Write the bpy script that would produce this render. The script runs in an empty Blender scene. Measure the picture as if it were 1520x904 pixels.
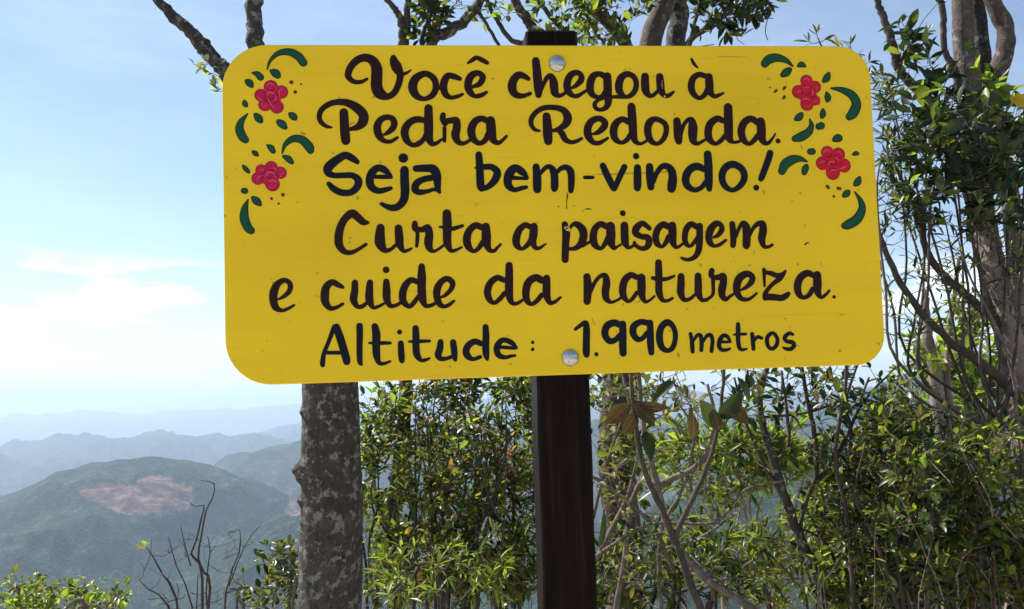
import bpy, math, random
import numpy as np
from mathutils import Vector, Matrix
rng = random.Random(11)
nr = np.random.RandomState(5)
scene = bpy.context.scene
R = math.radians
# ------------------------------------------------------------------ camera
FPX, CX, CY = 1250.0, 760.0, 452.0            # focal length and centre of the 1520 x 904 frame
CAMZ, PITCH = 1.65, R(6.75)
cam_d = bpy.data.cameras.new("camera"); cam = bpy.data.objects.new("camera", cam_d)
scene.collection.objects.link(cam); scene.camera = cam
cam.location = (0, 0, CAMZ); cam.rotation_euler = (R(90)+PITCH, 0, 0)
cam_d.sensor_width = 36; cam_d.lens = 36*FPX/1520
cam_d.clip_start = 0.05; cam_d.clip_end = 120000
# ------------------------------------------------------------------ sun, sky, exposure
SUN_EL, SUN_AZ = R(50), R(-62)                # azimuth measured from the view direction, negative = left
SUN_V = Vector((math.sin(SUN_AZ)*math.cos(SUN_EL), math.cos(SUN_AZ)*math.cos(SUN_EL), math.sin(SUN_EL)))
sd = bpy.data.lights.new("sun", 'SUN'); sun = bpy.data.objects.new("sun", sd)
scene.collection.objects.link(sun)
sd.energy = 5.0; sd.angle = R(0.5); sd.color = (1.0, 0.95, 0.86)
sun.rotation_euler = (-SUN_V).to_track_quat('-Z', 'Y').to_euler()
scene.view_settings.view_transform = 'Standard'; scene.view_settings.look = 'None'
scene.view_settings.gamma = 1.0; scene.view_settings.exposure = 1.20
W = bpy.data.worlds.new("World"); scene.world = W; W.use_nodes = True
nt = W.node_tree; N = nt.nodes; L = nt.links; N.clear()
sky = N.new('ShaderNodeTexSky'); sky.sky_type = 'NISHITA'; sky.sun_disc = False
sky.sun_elevation = SUN_EL; sky.sun_rotation = SUN_AZ
sky.altitude = 250; sky.air_density = 1.05; sky.dust_density = 0.1; sky.ozone_density = 1.3
bg = N.new('ShaderNodeBackground'); bg.inputs[1].default_value = 0.070
out = N.new('ShaderNodeOutputWorld')
tc = N.new('ShaderNodeTexCoord'); sep = N.new('ShaderNodeSeparateXYZ'); L.new(tc.outputs['Generated'], sep.inputs[0])
def wmath(op, a, b=None, c=None):
    n = N.new('ShaderNodeMath'); n.operation = op
    for i, v in enumerate((a, b, c)):
        if v is None: continue
        if isinstance(v, (int, float)): n.inputs[i].default_value = v
        else: L.new(v, n.inputs[i])
    return n.outputs[0]
def wramp(v, a, b, o0=0.0, o1=1.0):
    n = N.new('ShaderNodeMapRange'); n.interpolation_type = 'SMOOTHSTEP'
    L.new(v, n.inputs[0]); n.inputs[1].default_value = a; n.inputs[2].default_value = b
    n.inputs[3].default_value = o0; n.inputs[4].default_value = o1
    return n.outputs[0]
def cloud_noise(scale, zst, seed, detail=6, rough=.55):
    mp = N.new('ShaderNodeMapping'); L.new(tc.outputs['Generated'], mp.inputs[0])
    mp.inputs['Scale'].default_value = (scale, scale, scale*zst); mp.inputs['Location'].default_value = (seed, seed*1.7, seed*.3)
    n = N.new('ShaderNodeTexNoise'); n.inputs['Scale'].default_value = 1; n.inputs['Detail'].default_value = detail
    n.inputs['Roughness'].default_value = rough; L.new(mp.outputs[0], n.inputs[0]); return n.outputs[0]
z = sep.outputs[2]
band = wmath('MULTIPLY', wramp(z, 0.045, 0.10), wramp(z, 0.135, 0.165, 1.0, 0.0))
c1 = wmath('MULTIPLY', wramp(cloud_noise(5.5, 5.0, 3.1), .45, .58), band)
c2 = wmath('MULTIPLY', wramp(cloud_noise(1.6, 4.0, 8.4, 7, .6), .35, .85), 0.16)
cm = wmath('MINIMUM', wmath('ADD', wmath('MULTIPLY', c1, .75), c2), 1.0)
mix = N.new('ShaderNodeMix'); mix.data_type = 'RGBA'; L.new(cm, mix.inputs[0]); tint = N.new('ShaderNodeMix'); tint.data_type = 'RGBA'; tint.blend_type = 'MULTIPLY'; tint.inputs[0].default_value = 1
L.new(sky.outputs[0], tint.inputs[6]); tint.inputs[7].default_value = (1.0, 1.0, 1.0, 1); L.new(tint.outputs[2], mix.inputs[6])
mix.inputs[7].default_value = (12.5, 12.5, 12.6, 1)
L.new(mix.outputs[2], bg.inputs[0]); L.new(bg.outputs[0], out.inputs[0])
# ------------------------------------------------------------------ geometry helpers
RX = np.array([1., 0, 0]); FW = np.array([0, math.cos(PITCH), math.sin(PITCH)]); UP = np.array([0, -math.sin(PITCH), math.cos(PITCH)])
CAM = np.array([0, 0, CAMZ])
def P(px, py, d):                              # a place in the scene seen at px,py and d metres deep
    return CAM + d*(FW + RX*((px-CX)/FPX) - UP*((py-CY)/FPX))
def proj(p):
    q = np.asarray(p) - CAM; d = q @ FW
    return CX + FPX*(q @ RX)/d, CY - FPX*(q @ UP)/d, d
def link(o): scene.collection.objects.link(o); return o
WM = {}
def setw(o, M): WM[o.name] = M; return o
def tag(o, label=None, cat=None, group=None, kind=None):
    if label: o['label'] = label
    if cat: o['category'] = cat
    if group: o['group'] = group
    if kind: o['kind'] = kind
    return o
def empty(name, M, label, cat, group=None):
    o = link(bpy.data.objects.new(name, None)); o.empty_display_size = .05
    if not isinstance(M, Matrix): M = Matrix.Translation(Vector(M))
    o.matrix_world = M; setw(o, M); return tag(o, label, cat, group)
def mesh(name, v, f, mat, smooth=True):
    me = bpy.data.meshes.new(name); v = np.asarray(v, dtype=np.float32)
    if isinstance(f, np.ndarray):
        k = f.shape[1]; me.vertices.add(len(v)); me.vertices.foreach_set('co', v.ravel())
        me.loops.add(f.size); me.loops.foreach_set('vertex_index', f.astype(np.int32).ravel())
        me.polygons.add(len(f)); me.polygons.foreach_set('loop_start', np.arange(0, f.size, k, dtype=np.int32))
        me.polygons.foreach_set('loop_total', np.full(len(f), k, dtype=np.int32)); me.update(calc_edges=True)
    else:
        me.from_pydata(v.tolist(), [], f); me.update()
    me.polygons.foreach_set('use_smooth', [smooth]*len(me.polygons))
    me.materials.append(mat); return me
def obj(name, v, f, mat, parent=None, smooth=True):       # v in world space
    v = np.asarray(v, dtype=float)
    M = Matrix.Identity(4)
    if parent is not None:
        M = WM[parent.name]; Mi = np.array(M.inverted()); v = v @ Mi[:3, :3].T + Mi[:3, 3]
    o = link(bpy.data.objects.new(name, mesh(name, v, f, mat, smooth)))
    if parent is not None: o.parent = parent
    setw(o, M); return o
class MB:
    def __init__(s): s.v = []; s.f = []; s.n = 0
    def add(s, v, f): s.v.append(np.asarray(v, float)); s.f += [tuple(i+s.n for i in q) for q in f]; s.n += len(v)
    def build(s, name, mat, parent=None, smooth=True): return obj(name, np.vstack(s.v), s.f, mat, parent, smooth)
def hashn(ix, iy, iz, s=0):
    h = (ix*374761393 + iy*668265263 + iz*2147483647 + s*974711) & 0xFFFFFFFF
    h = ((h ^ (h >> 13))*1274126177) & 0xFFFFFFFF
    return ((h ^ (h >> 16)) & 0xFFFFFF)/16777215.0
def vnoise(p, s=0):                            # value noise, p: N x 3
    i = np.floor(p).astype(np.int64); f = p-i; f = f*f*(3-2*f); r = 0
    for a in (0, 1):
        for b in (0, 1):
            for c in (0, 1):
                w = (f[:, 0] if a else 1-f[:, 0])*(f[:, 1] if b else 1-f[:, 1])*(f[:, 2] if c else 1-f[:, 2])
                r = r + w*hashn(i[:, 0]+a, i[:, 1]+b, i[:, 2]+c, s)
    return r*2-1
def fbm(p, o=4, s=0):
    r = 0; a = .5
    for k in range(o): r = r+a*vnoise(p*2.0**k, s+k*7); a *= .5
    return r
def catmull(pts, n=6):
    p = np.asarray(pts, float)
    if len(p) < 3:
        return np.array([p[0]+(p[-1]-p[0])*t for t in np.linspace(0, 1, n+1)])
    closed = np.allclose(p[0], p[-1])
    q = np.vstack([p[-2] if closed else 2*p[0]-p[1], p, p[1] if closed else 2*p[-1]-p[-2]])
    o = []
    for i in range(1, len(q)-2):
        a, b, c, d = q[i-1], q[i], q[i+1], q[i+2]
        for k in range(n):
            t = k/n
            o.append(.5*((2*b)+(c-a)*t+(2*a-5*b+4*c-d)*t*t+(3*b-a-3*c+d)*t**3))
    o.append(p[-1]); return np.array(o)
def tube(pts, rad, k=6, cap=True, disp=None):
    p = np.asarray(pts, float); n = len(p); r = np.broadcast_to(rad, (n,))
    t = np.gradient(p, axis=0); t /= np.linalg.norm(t, axis=1)[:, None]+1e-9
    u = np.cross(t[0], [0.31, .95, 0.05]); u /= np.linalg.norm(u)
    V = np.empty((n, k, 3)); an = np.arange(k)*2*math.pi/k
    for i in range(n):
        u = u-t[i]*(u @ t[i]); u /= np.linalg.norm(u)+1e-9; w = np.cross(t[i], u)
        V[i] = p[i]+r[i]*(np.cos(an)[:, None]*u+np.sin(an)[:, None]*w)
    if disp is not None:
        ctr = np.repeat(p, k, axis=0); q = V.reshape(-1, 3); dd = disp(q, ctr)
        V = (ctr+(q-ctr)*(1+dd)[:, None]).reshape(n, k, 3)
    F = []
    for i in range(n-1):
        for j in range(k):
            j2 = (j+1) % k; F.append((i*k+j, i*k+j2, (i+1)*k+j2, (i+1)*k+j))
    if cap: F.append(tuple(range(k-1, -1, -1))); F.append(tuple((n-1)*k+j for j in range(k)))
    return V.reshape(-1, 3), F
# ------------------------------------------------------------------ materials
def newmat(name):
    m = bpy.data.materials.new(name); m.use_nodes = True; t = m.node_tree; t.nodes.clear()
    o = t.nodes.new('ShaderNodeOutputMaterial'); b = t.nodes.new('ShaderNodeBsdfPrincipled')
    t.links.new(b.outputs[0], o.inputs[0]); return m, t, b, o
def nd(t, kind, **kw):
    n = t.nodes.new('ShaderNode'+kind)
    for k, v in kw.items():
        if k.startswith('_'): setattr(n, k[1:], v)
        else: n.inputs[k.replace('_', ' ')].default_value = v
    return n
def rampn(t, fac, stops):
    r = t.nodes.new('ShaderNodeValToRGB'); e = r.color_ramp.elements
    while len(e) < len(stops): e.new(.5)
    for q, (p, c) in zip(e, stops): q.position = p; q.color = (*c, 1)
    t.links.new(fac, r.inputs[0]); return r.outputs[0]
def noise(t, co, scale, detail=4, rough=.55, stretch=None, dist=0):
    n = nd(t, 'TexNoise', Scale=scale, Detail=detail, Roughness=rough, Distortion=dist)
    if stretch:
        mp = nd(t, 'Mapping', Scale=stretch); t.links.new(co, mp.inputs[0]); co = mp.outputs[0]
    t.links.new(co, n.inputs[0]); return n.outputs[0]
def mixc(t, fac, a, b, mode='MIX'):
    m = t.nodes.new('ShaderNodeMix'); m.data_type = 'RGBA'; m.blend_type = mode
    for i, v in ((0, fac), (6, a), (7, b)):
        if isinstance(v, (int, float)): m.inputs[i].default_value = v
        elif isinstance(v, tuple): m.inputs[i].default_value = (*v, 1)
        else: t.links.new(v, m.inputs[i])
    return m.outputs[2]
def bump(t, b, h, strength, dist):
    n = nd(t, 'Bump', Strength=strength, Distance=dist); t.links.new(h, n.inputs['Height']); t.links.new(n.outputs[0], b.inputs['Normal'])
def coord(t, which='Object'): return t.nodes.new('ShaderNodeTexCoord').outputs[which]
def m_paint_board():
    m, t, b, o = newmat('yellow_board_paint'); co = coord(t)
    g = noise(t, co, 1, 6, .6, (3, 8, 120)); big = noise(t, co, 2.2, 3, .5); spk = noise(t, co, 60, 2, .5)
    c = mixc(t, rampn(t, big, [(.35, (0, 0, 0)), (.65, (1, 1, 1))]), (.78, .520, .010), (.87, .585, .014))
    wash = noise(t, co, 1, 4, .6, (1.2, 3, 14)); c = mixc(t, .5, c, rampn(t, wash, [(.35, (.88, .86, .78)), (.6, (1, 1, 1))]), 'MULTIPLY')
    c = mixc(t, rampn(t, g, [(.26, (.30, .30, .30)), (.36, (0, 0, 0))]), c, (.46, .29, .018))
    c = mixc(t, rampn(t, spk, [(.71, (0, 0, 0)), (.77, (.55, .55, .55))]), c, (.16, .09, .02))
    crack = noise(t, co, 1, 3, .5, (2.2, 5, 46)); cm2 = rampn(t, crack, [(.235, (.5, .5, .5)), (.245, (0, 0, 0))])
    c = mixc(t, cm2, c, (.20, .12, .02))
    t.links.new(c, b.inputs['Base Color']); b.inputs['Roughness'].default_value = .5; b.inputs['Specular IOR Level'].default_value = .22
    bump(t, b, g, .25, .0006); return m
def m_flat(name, col, rough=.5, var=.25, metallic=0.0, scale=60):
    m, t, b, o = newmat(name); co = coord(t); n = noise(t, co, scale, 3)
    c = mixc(t, n, tuple(x*(1-var) for x in col), tuple(min(1, x*(1+var)) for x in col))
    t.links.new(c, b.inputs['Base Color']); b.inputs['Roughness'].default_value = rough; b.inputs['Metallic'].default_value = metallic
    b.inputs['Specular IOR Level'].default_value = .5 if metallic else .12
    bump(t, b, n, .12, .0005); return m
def m_post():
    m, t, b, o = newmat('dark_stained_wood'); co = coord(t)
    g = noise(t, co, 1, 6, .65, (90, 90, 3), .4); c = rampn(t, g, [(.3, (.003, .0014, .0011)), (.55, (.008, .0036, .0028)), (.75, (.024, .011, .008))])
    t.links.new(c, b.inputs['Base Color']); b.inputs['Roughness'].default_value = .45
    b.inputs['Specular IOR Level'].default_value = .07; bump(t, b, g, .5, .0015); return m
def m_bark(name, a, bcol, c3, lichen, lich_amt=.62, scale=1.0, bs=.8):
    m, t, b, o = newmat(name); co = coord(t)
    n1 = noise(t, co, 9*scale, 6, .7, (1, 1, .7)); n2 = noise(t, co, 60*scale, 5, .65); n3 = noise(t, co, 13*scale, 6, .65)
    v = nd(t, 'TexVoronoi', Scale=38*scale, _feature='DISTANCE_TO_EDGE')
    mp = nd(t, 'Mapping', Scale=(1, 1, .8)); t.links.new(co, mp.inputs[0])
    wv = mixc(t, .12, mp.outputs[0], nd(t, 'TexNoise', Scale=14).outputs[1]); t.links.new(wv, v.inputs[0])
    c = rampn(t, n1, [(.28, a), (.55, bcol), (.78, c3)])
    c = mixc(t, rampn(t, v.outputs[0], [(.0, (.5, .5, .5)), (.09, (0, 0, 0))]), c, tuple(x*.35 for x in a))
    c = mixc(t, rampn(t, n3, [(lich_amt, (0, 0, 0)), (lich_amt+.06, (.85, .85, .85))]), c, lichen)
    c = mixc(t, .5, c, rampn(t, n2, [(.3, (.35, .35, .35)), (.7, (1, 1, 1))]), 'MULTIPLY')
    t.links.new(c, b.inputs['Base Color']); b.inputs['Roughness'].default_value = .88
    h = mixc(t, .5, n2, v.outputs[0]); bump(t, b, h, bs, .012/scale**.5); return m
def m_leaf(name, cols, trans=.45, rough=.38, vein=None):
    m, t, b, o = newmat(name)
    oi = t.nodes.new('ShaderNodeObjectInfo'); ge = t.nodes.new('ShaderNodeNewGeometry')
    ad = nd(t, 'Math', _operation='ADD'); t.links.new(oi.outputs['Random'], ad.inputs[0]); t.links.new(ge.outputs['Random Per Island'], ad.inputs[1])
    fr = nd(t, 'Math', _operation='FRACT'); t.links.new(ad.outputs[0], fr.inputs[0])
    n = len(cols); c = rampn(t, fr.outputs[0], [((i+.5)/n, q) for i, q in enumerate(cols)])
    sp = noise(t, ge.outputs['Position'], 120, 3); c = mixc(t, .35, c, rampn(t, sp, [(.35, (.55, .55, .5)), (.65, (1, 1, 1))]), 'MULTIPLY')
    if vein:
        ox = nd(t, 'SeparateXYZ'); t.links.new(coord(t), ox.inputs[0])
        ax = nd(t, 'Math', _operation='ABSOLUTE'); t.links.new(ox.outputs[0], ax.inputs[0])
        mid = nd(t, 'Math', _operation='LESS_THAN'); t.links.new(ax.outputs[0], mid.inputs[0]); mid.inputs[1].default_value = .014
        sv = nd(t, 'Math', _operation='MULTIPLY_ADD'); t.links.new(ax.outputs[0], sv.inputs[0]); sv.inputs[1].default_value = -.8; t.links.new(ox.outputs[1], sv.inputs[2])
        fr2 = nd(t, 'Math', _operation='PINGPONG'); t.links.new(sv.outputs[0], fr2.inputs[0]); fr2.inputs[1].default_value = .05
        sl = nd(t, 'Math', _operation='LESS_THAN'); t.links.new(fr2.outputs[0], sl.inputs[0]); sl.inputs[1].default_value = .006
        mx2 = nd(t, 'Math', _operation='MAXIMUM'); t.links.new(mid.outputs[0], mx2.inputs[0]); t.links.new(sl.outputs[0], mx2.inputs[1])
        blot = noise(t, coord(t), 7, 5, .6); c = mixc(t, .7, c, rampn(t, blot, [(.35, (.45, .4, .35)), (.6, (1.1, 1.05, 1))]), 'MULTIPLY')
        hf = nd(t, 'Math', _operation='MULTIPLY'); t.links.new(mx2.outputs[0], hf.inputs[0]); hf.inputs[1].default_value = .5; c = mixc(t, hf.outputs[0], c, vein)
    t.links.new(c, b.inputs['Base Color']); b.inputs['Roughness'].default_value = rough+.10; b.inputs['Specular IOR Level'].default_value = .38
    tr = t.nodes.new('ShaderNodeBsdfTranslucent')
    ct = mixc(t, 1.0, c, (2.3, 2.5, .8), 'MULTIPLY'); t.links.new(ct, tr.inputs[0])
    mx = t.nodes.new('ShaderNodeMixShader'); mx.inputs[0].default_value = trans
    t.links.new(b.outputs[0], mx.inputs[1]); t.links.new(tr.outputs[0], mx.inputs[2]); t.links.new(mx.outputs[0], o.inputs[0]); return m
MAT = dict(
    board=m_paint_board(), post=m_post(),
    maroon=m_flat('maroon_lettering_paint', (.020, .007, .008), .4, .3),
    navy=m_flat('blue_black_lettering_paint', (.007, .008, .014), .4, .3),
    outline=m_flat('dark_outline_paint', (.022, .016, .010), .45),
    green=m_flat('leaf_green_paint', (.010, .070, .035), .4), rose=m_flat('rose_paint', (.55, .010, .030), .4),
    rosepink=m_flat('pink_rose_paint', (.50, .012, .065), .4),
    rosedark=m_flat('dark_rose_paint', (.22, .008, .022), .4), roselight=m_flat('light_rose_paint', (.68, .09, .13), .4),
    dotb=m_flat('brown_dot_paint', (.13, .028, .014), .5), halo=m_flat('faded_paint_edge', (.60, .45, .13), .5, .1),
    metal=m_flat('galvanised_steel', (.50, .50, .51), .30, .25, 1.0, 200),
    bark_grey=m_bark('grey_lichened_bark', (.026, .022, .020), (.078, .067, .060), (.17, .148, .134), (.29, .285, .26), .535, 2.6, 1.8),
    bark_red=m_bark('reddish_bark', (.045, .030, .025), (.12, .085, .072), (.25, .19, .165), (.27, .25, .23), .57, 2.2, 1.2),
    bark_pale=m_bark('pale_bark', (.13, .095, .08), (.26, .20, .17), (.42, .35, .31), (.50, .48, .44), .60, 1.6),
    twig=m_bark('dark_twig_bark', (.030, .022, .018), (.065, .048, .040), (.13, .10, .085), (.22, .21, .19), .66, 3, .4),
    twig_grey=m_bark('grey_twig_bark', (.07, .055, .047), (.15, .12, .10), (.26, .22, .19), (.34, .33, .30), .62, 3, .4),
    twig_pale=m_bark('weathered_twig_bark', (.13, .105, .085), (.26, .215, .18), (.38, .33, .28), (.42, .40, .37), .62, 3, .4),
    twig_red=m_bark('reddish_twig_bark', (.055, .026, .022), (.12, .055, .046), (.19, .11, .09), (.25, .22, .20), .68, 3, .4),
    leaf_dark=m_leaf('dark_green_leaf', [(.008, .018, .008), (.014, .028, .010), (.022, .038, .013), (.032, .046, .017), (.011, .023, .011)], .28, .28),
    leaf_mid=m_leaf('mid_green_leaf', [(.045, .066, .018), (.080, .098, .024), (.030, .052, .014), (.12, .12, .034), (.060, .082, .02), (.15, .12, .035)], .50, .25),
    leaf_bright=m_leaf('yellow_green_leaf', [(.10, .145, .025), (.16, .20, .040), (.07, .115, .02), (.20, .21, .06), (.11, .16, .03)], .54, .32),
    leaf_olive=m_leaf('olive_leaf', [(.08, .085, .024), (.12, .105, .035), (.06, .08, .02), (.15, .12, .045), (.05, .065, .02)], .42, .42),
    leaf_brown=m_leaf('withered_brown_leaf', [(.050, .034, .018), (.075, .050, .022), (.040, .036, .018)], .16, .6, (.16, .12, .06)),
    leaf_yellow=m_leaf('yellow_leaf', [(.42, .26, .03), (.50, .30, .03), (.45, .20, .05)], .5, .5),
    leaf_grey=m_leaf('pale_lichen', [(.30, .36, .26), (.38, .42, .32)], .3, .8),
    leaf_orange=m_leaf('orange_withered_leaf', [(.28, .13, .06), (.36, .20, .10)], .30, .6),
)
# ------------------------------------------------------------------ ground and hills (polar sheets that meet edge to edge)
def gz(x, y):                                  # the summit the sign stands on; falls away beyond it
    x = np.asarray(x, float); y = np.asarray(y, float)
    s = np.logaddexp(0, (y-6.0)*1.2)/1.2
    sx = np.logaddexp(0, (np.abs(x)-9)*.6)/.6; sb = np.logaddexp(0, (-y-14)*.5)/.5
    p = np.stack([x.ravel()*.6, y.ravel()*.6, 0*x.ravel()], 1)
    return -.62*s-.3*sx-.25*sb+fbm(p, 3, 3).reshape(x.shape)*.10
def crest(tab, D, az):                         # height of a ridge D metres off whose crest passes the listed directions
    A = []; E = []
    for px, py in tab:
        d = P(px, py, 1.)-CAM; A.append(math.atan2(d[0], d[1])); E.append(d[2]/math.hypot(d[0], d[1]))
    A, E = np.array(A), np.array(E)
    e = np.interp(az, A, E); return CAMZ+D*e
RIDGES = [
  (1950, 600, 450, [(-900, 900), (-250, 905), (-60, 880), (30, 905), (120, 960), (230, 930), (300, 850), (350, 806), (400, 776), (449, 752), (560, 735), (700, 745), (800, 770), (1000, 830), (2500, 900)]),  # (distance, front width, back width, crest table)
    (1250, 520, 500, [(-900, 1250), (420, 1250), (560, 1180), (760, 960), (860, 850), (980, 770), (1100, 730), (1250, 700), (1400, 680), (1700, 640), (2500, 640)]),
    (2600, 950, 700, [(-900, 820), (-400, 820), (-100, 768), (0, 742), (30, 730), (57, 717), (82, 703), (110, 696), (133, 686), (180, 677), (228, 673), (285, 681), (335, 694), (380, 712), (418, 736), (449, 752), (520, 800), (900, 900), (2500, 950)]),
    (3900, 900, 800, [(-900, 760), (0, 760), (280, 740), (342, 695), (388, 679), (449, 670), (600, 660), (800, 650), (980, 640), (1100, 628), (1220, 604), (1333, 574), (1373, 564), (1421, 552), (1600, 535), (2500, 540)]),
    (7200, 1400, 1500, [(-900, 668), (-200, 690), (0, 677), (50, 671), (125, 660), (213, 651), (297, 653), (380, 655), (449, 655), (800, 640), (2500, 640)]),
    (9800, 1500, 1500, [(-900, 720), (250, 700), (330, 662), (380, 651), (418, 640), (449, 630), (600, 605), (800, 592), (980, 590), (1013, 583), (1080, 590), (1200, 585), (1300, 590), (1600, 580), (2500, 590)]),
    (19000, 3500, 3000, [(-900, 625), (-200, 620), (0, 622), (57, 617), (133, 611), (213, 615), (266, 611), (361, 607), (449, 600), (700, 600), (1100, 612), (2500, 606)]),
]
def hz(x, y):
    x = np.asarray(x, float); y = np.asarray(y, float); r = np.hypot(x, y); az = np.arctan2(x, y)
    near = -.62*np.maximum(r-10, 0)*(.85+.15*np.cos(az)); z = np.maximum(near, -760)
    base = -760+0*r
    p = np.stack([x.ravel(), y.ravel(), 0*x.ravel()], 1)
    g1 = fbm(p/420, 4, 1).reshape(r.shape); g2 = fbm(p/1500, 3, 9).reshape(r.shape); g3 = (.35-np.abs(fbm(p/330, 4, 31).reshape(r.shape)))*150
    out = z.copy()
    for D, wf, wb, tab in RIDGES:
        c = crest(tab, D, az)+g1*np.minimum(D, 4000)*.007; w = np.where(r < D, wf, wb); t = (r-D)/w
        prof = np.exp(-np.abs(t)**1.7); amp = np.minimum(np.abs(t)*1.6, 1)
        h = base+(c-base)*prof+(g1*130+g2*130+g3*1.5)*amp*np.exp(-(t*.6)**2)*min(1.5, D/2600)
        out = np.where(r > D*.25, np.maximum(out, h), out)
    rg = np.clip((r-60)/400, 0, 1); return out+g1*40*rg
CLEAR = [(110, 730), (130, 724), (158, 722), (190, 719), (207, 710), (225, 707), (250, 711), (268, 719), (284, 726), (283, 745), (279, 763), (250, 768), (215, 768), (172, 766), (150, 757), (128, 748)]
CLEAR2 = [(402, 765), (425, 745), (450, 735), (470, 740), (470, 772), (430, 775)]
def inpoly(x, y, poly):
    r = np.zeros(x.shape, bool); n = len(poly)
    for i in range(n):
        (x1, y1), (x2, y2) = poly[i], poly[(i+1) % n]
        c = ((y1 > y) != (y2 > y)) & (x < (x2-x1)*(y-y1)/(y2-y1+1e-9)+x1); r ^= c
    return r
def m_ground():
    m, t, b, o = newmat('rocky_soil_and_litter'); co = coord(t); n = noise(t, co, 1.3, 7, .6); n2 = noise(t, co, 22, 5)
    c = rampn(t, n, [(.3, (.30, .26, .20)), (.5, (.44, .39, .31)), (.7, (.54, .49, .41))]); c = mixc(t, .2, c, n2, 'MULTIPLY')
    t.links.new(c, b.inputs['Base Color']); b.inputs['Roughness'].default_value = .95; bump(t, b, n2, .6, .03); return m
def m_forest():
    m, t, b, o = newmat('forest_canopy'); co = coord(t)
    n = noise(t, co, .012, 5, .6); n2 = noise(t, co, .15, 4, .65)
    c = rampn(t, n, [(.36, (.006, .016, .010)), (.50, (.015, .030, .017)), (.64, (.030, .050, .027))])
    n5 = noise(t, co, .045, 6, .75); c = mixc(t, .8, c, rampn(t, n5, [(.38, (.3, .33, .32)), (.50, (.95, .95, .95)), (.62, (2.0, 2.0, 1.8))]), 'MULTIPLY')
    c = mixc(t, .85, c, rampn(t, n2, [(.38, (.22, .26, .26)), (.50, (.9, .9, .9)), (.62, (2.2, 2.1, 1.8))]), 'MULTIPLY')
    at = t.nodes.new('ShaderNodeAttribute'); at.attribute_name = 'clearing'
    n3 = noise(t, co, .03, 5, .7, (1, 1, 3)); cc = rampn(t, n3, [(.38, (.040, .030, .024)), (.48, (.10, .052, .046)), (.56, (.14, .074, .064)), (.66, (.24, .17, .15))])
    f = nd(t, 'Math', _operation='MULTIPLY_ADD'); t.links.new(at.outputs['Fac'], f.inputs[0]); f.inputs[1].default_value = 2.2
    n4 = noise(t, co, .05, 4, .7); f2 = nd(t, 'Math', _operation='SUBTRACT'); f2.inputs[1].default_value = .55
    sub = nd(t, 'Math', _operation='MULTIPLY_ADD'); t.links.new(n4, sub.inputs[0]); sub.inputs[1].default_value = -3.6; sub.inputs[2].default_value = 0.75
    t.links.new(sub.outputs[0], f.inputs[2])
    cl = nd(t, 'Clamp'); t.links.new(f.outputs[0], cl.inputs[0])
    c = mixc(t, cl.outputs[0], c, cc)
    t.links.new(c, b.inputs['Base Color']); b.inputs['Roughness'].default_value = 1.0; b.inputs['Specular IOR Level'].default_value = .1
    bump(t, b, n2, .9, 9.0); return m
MAT['ground'] = m_ground(); MAT['forest'] = m_forest()
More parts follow.
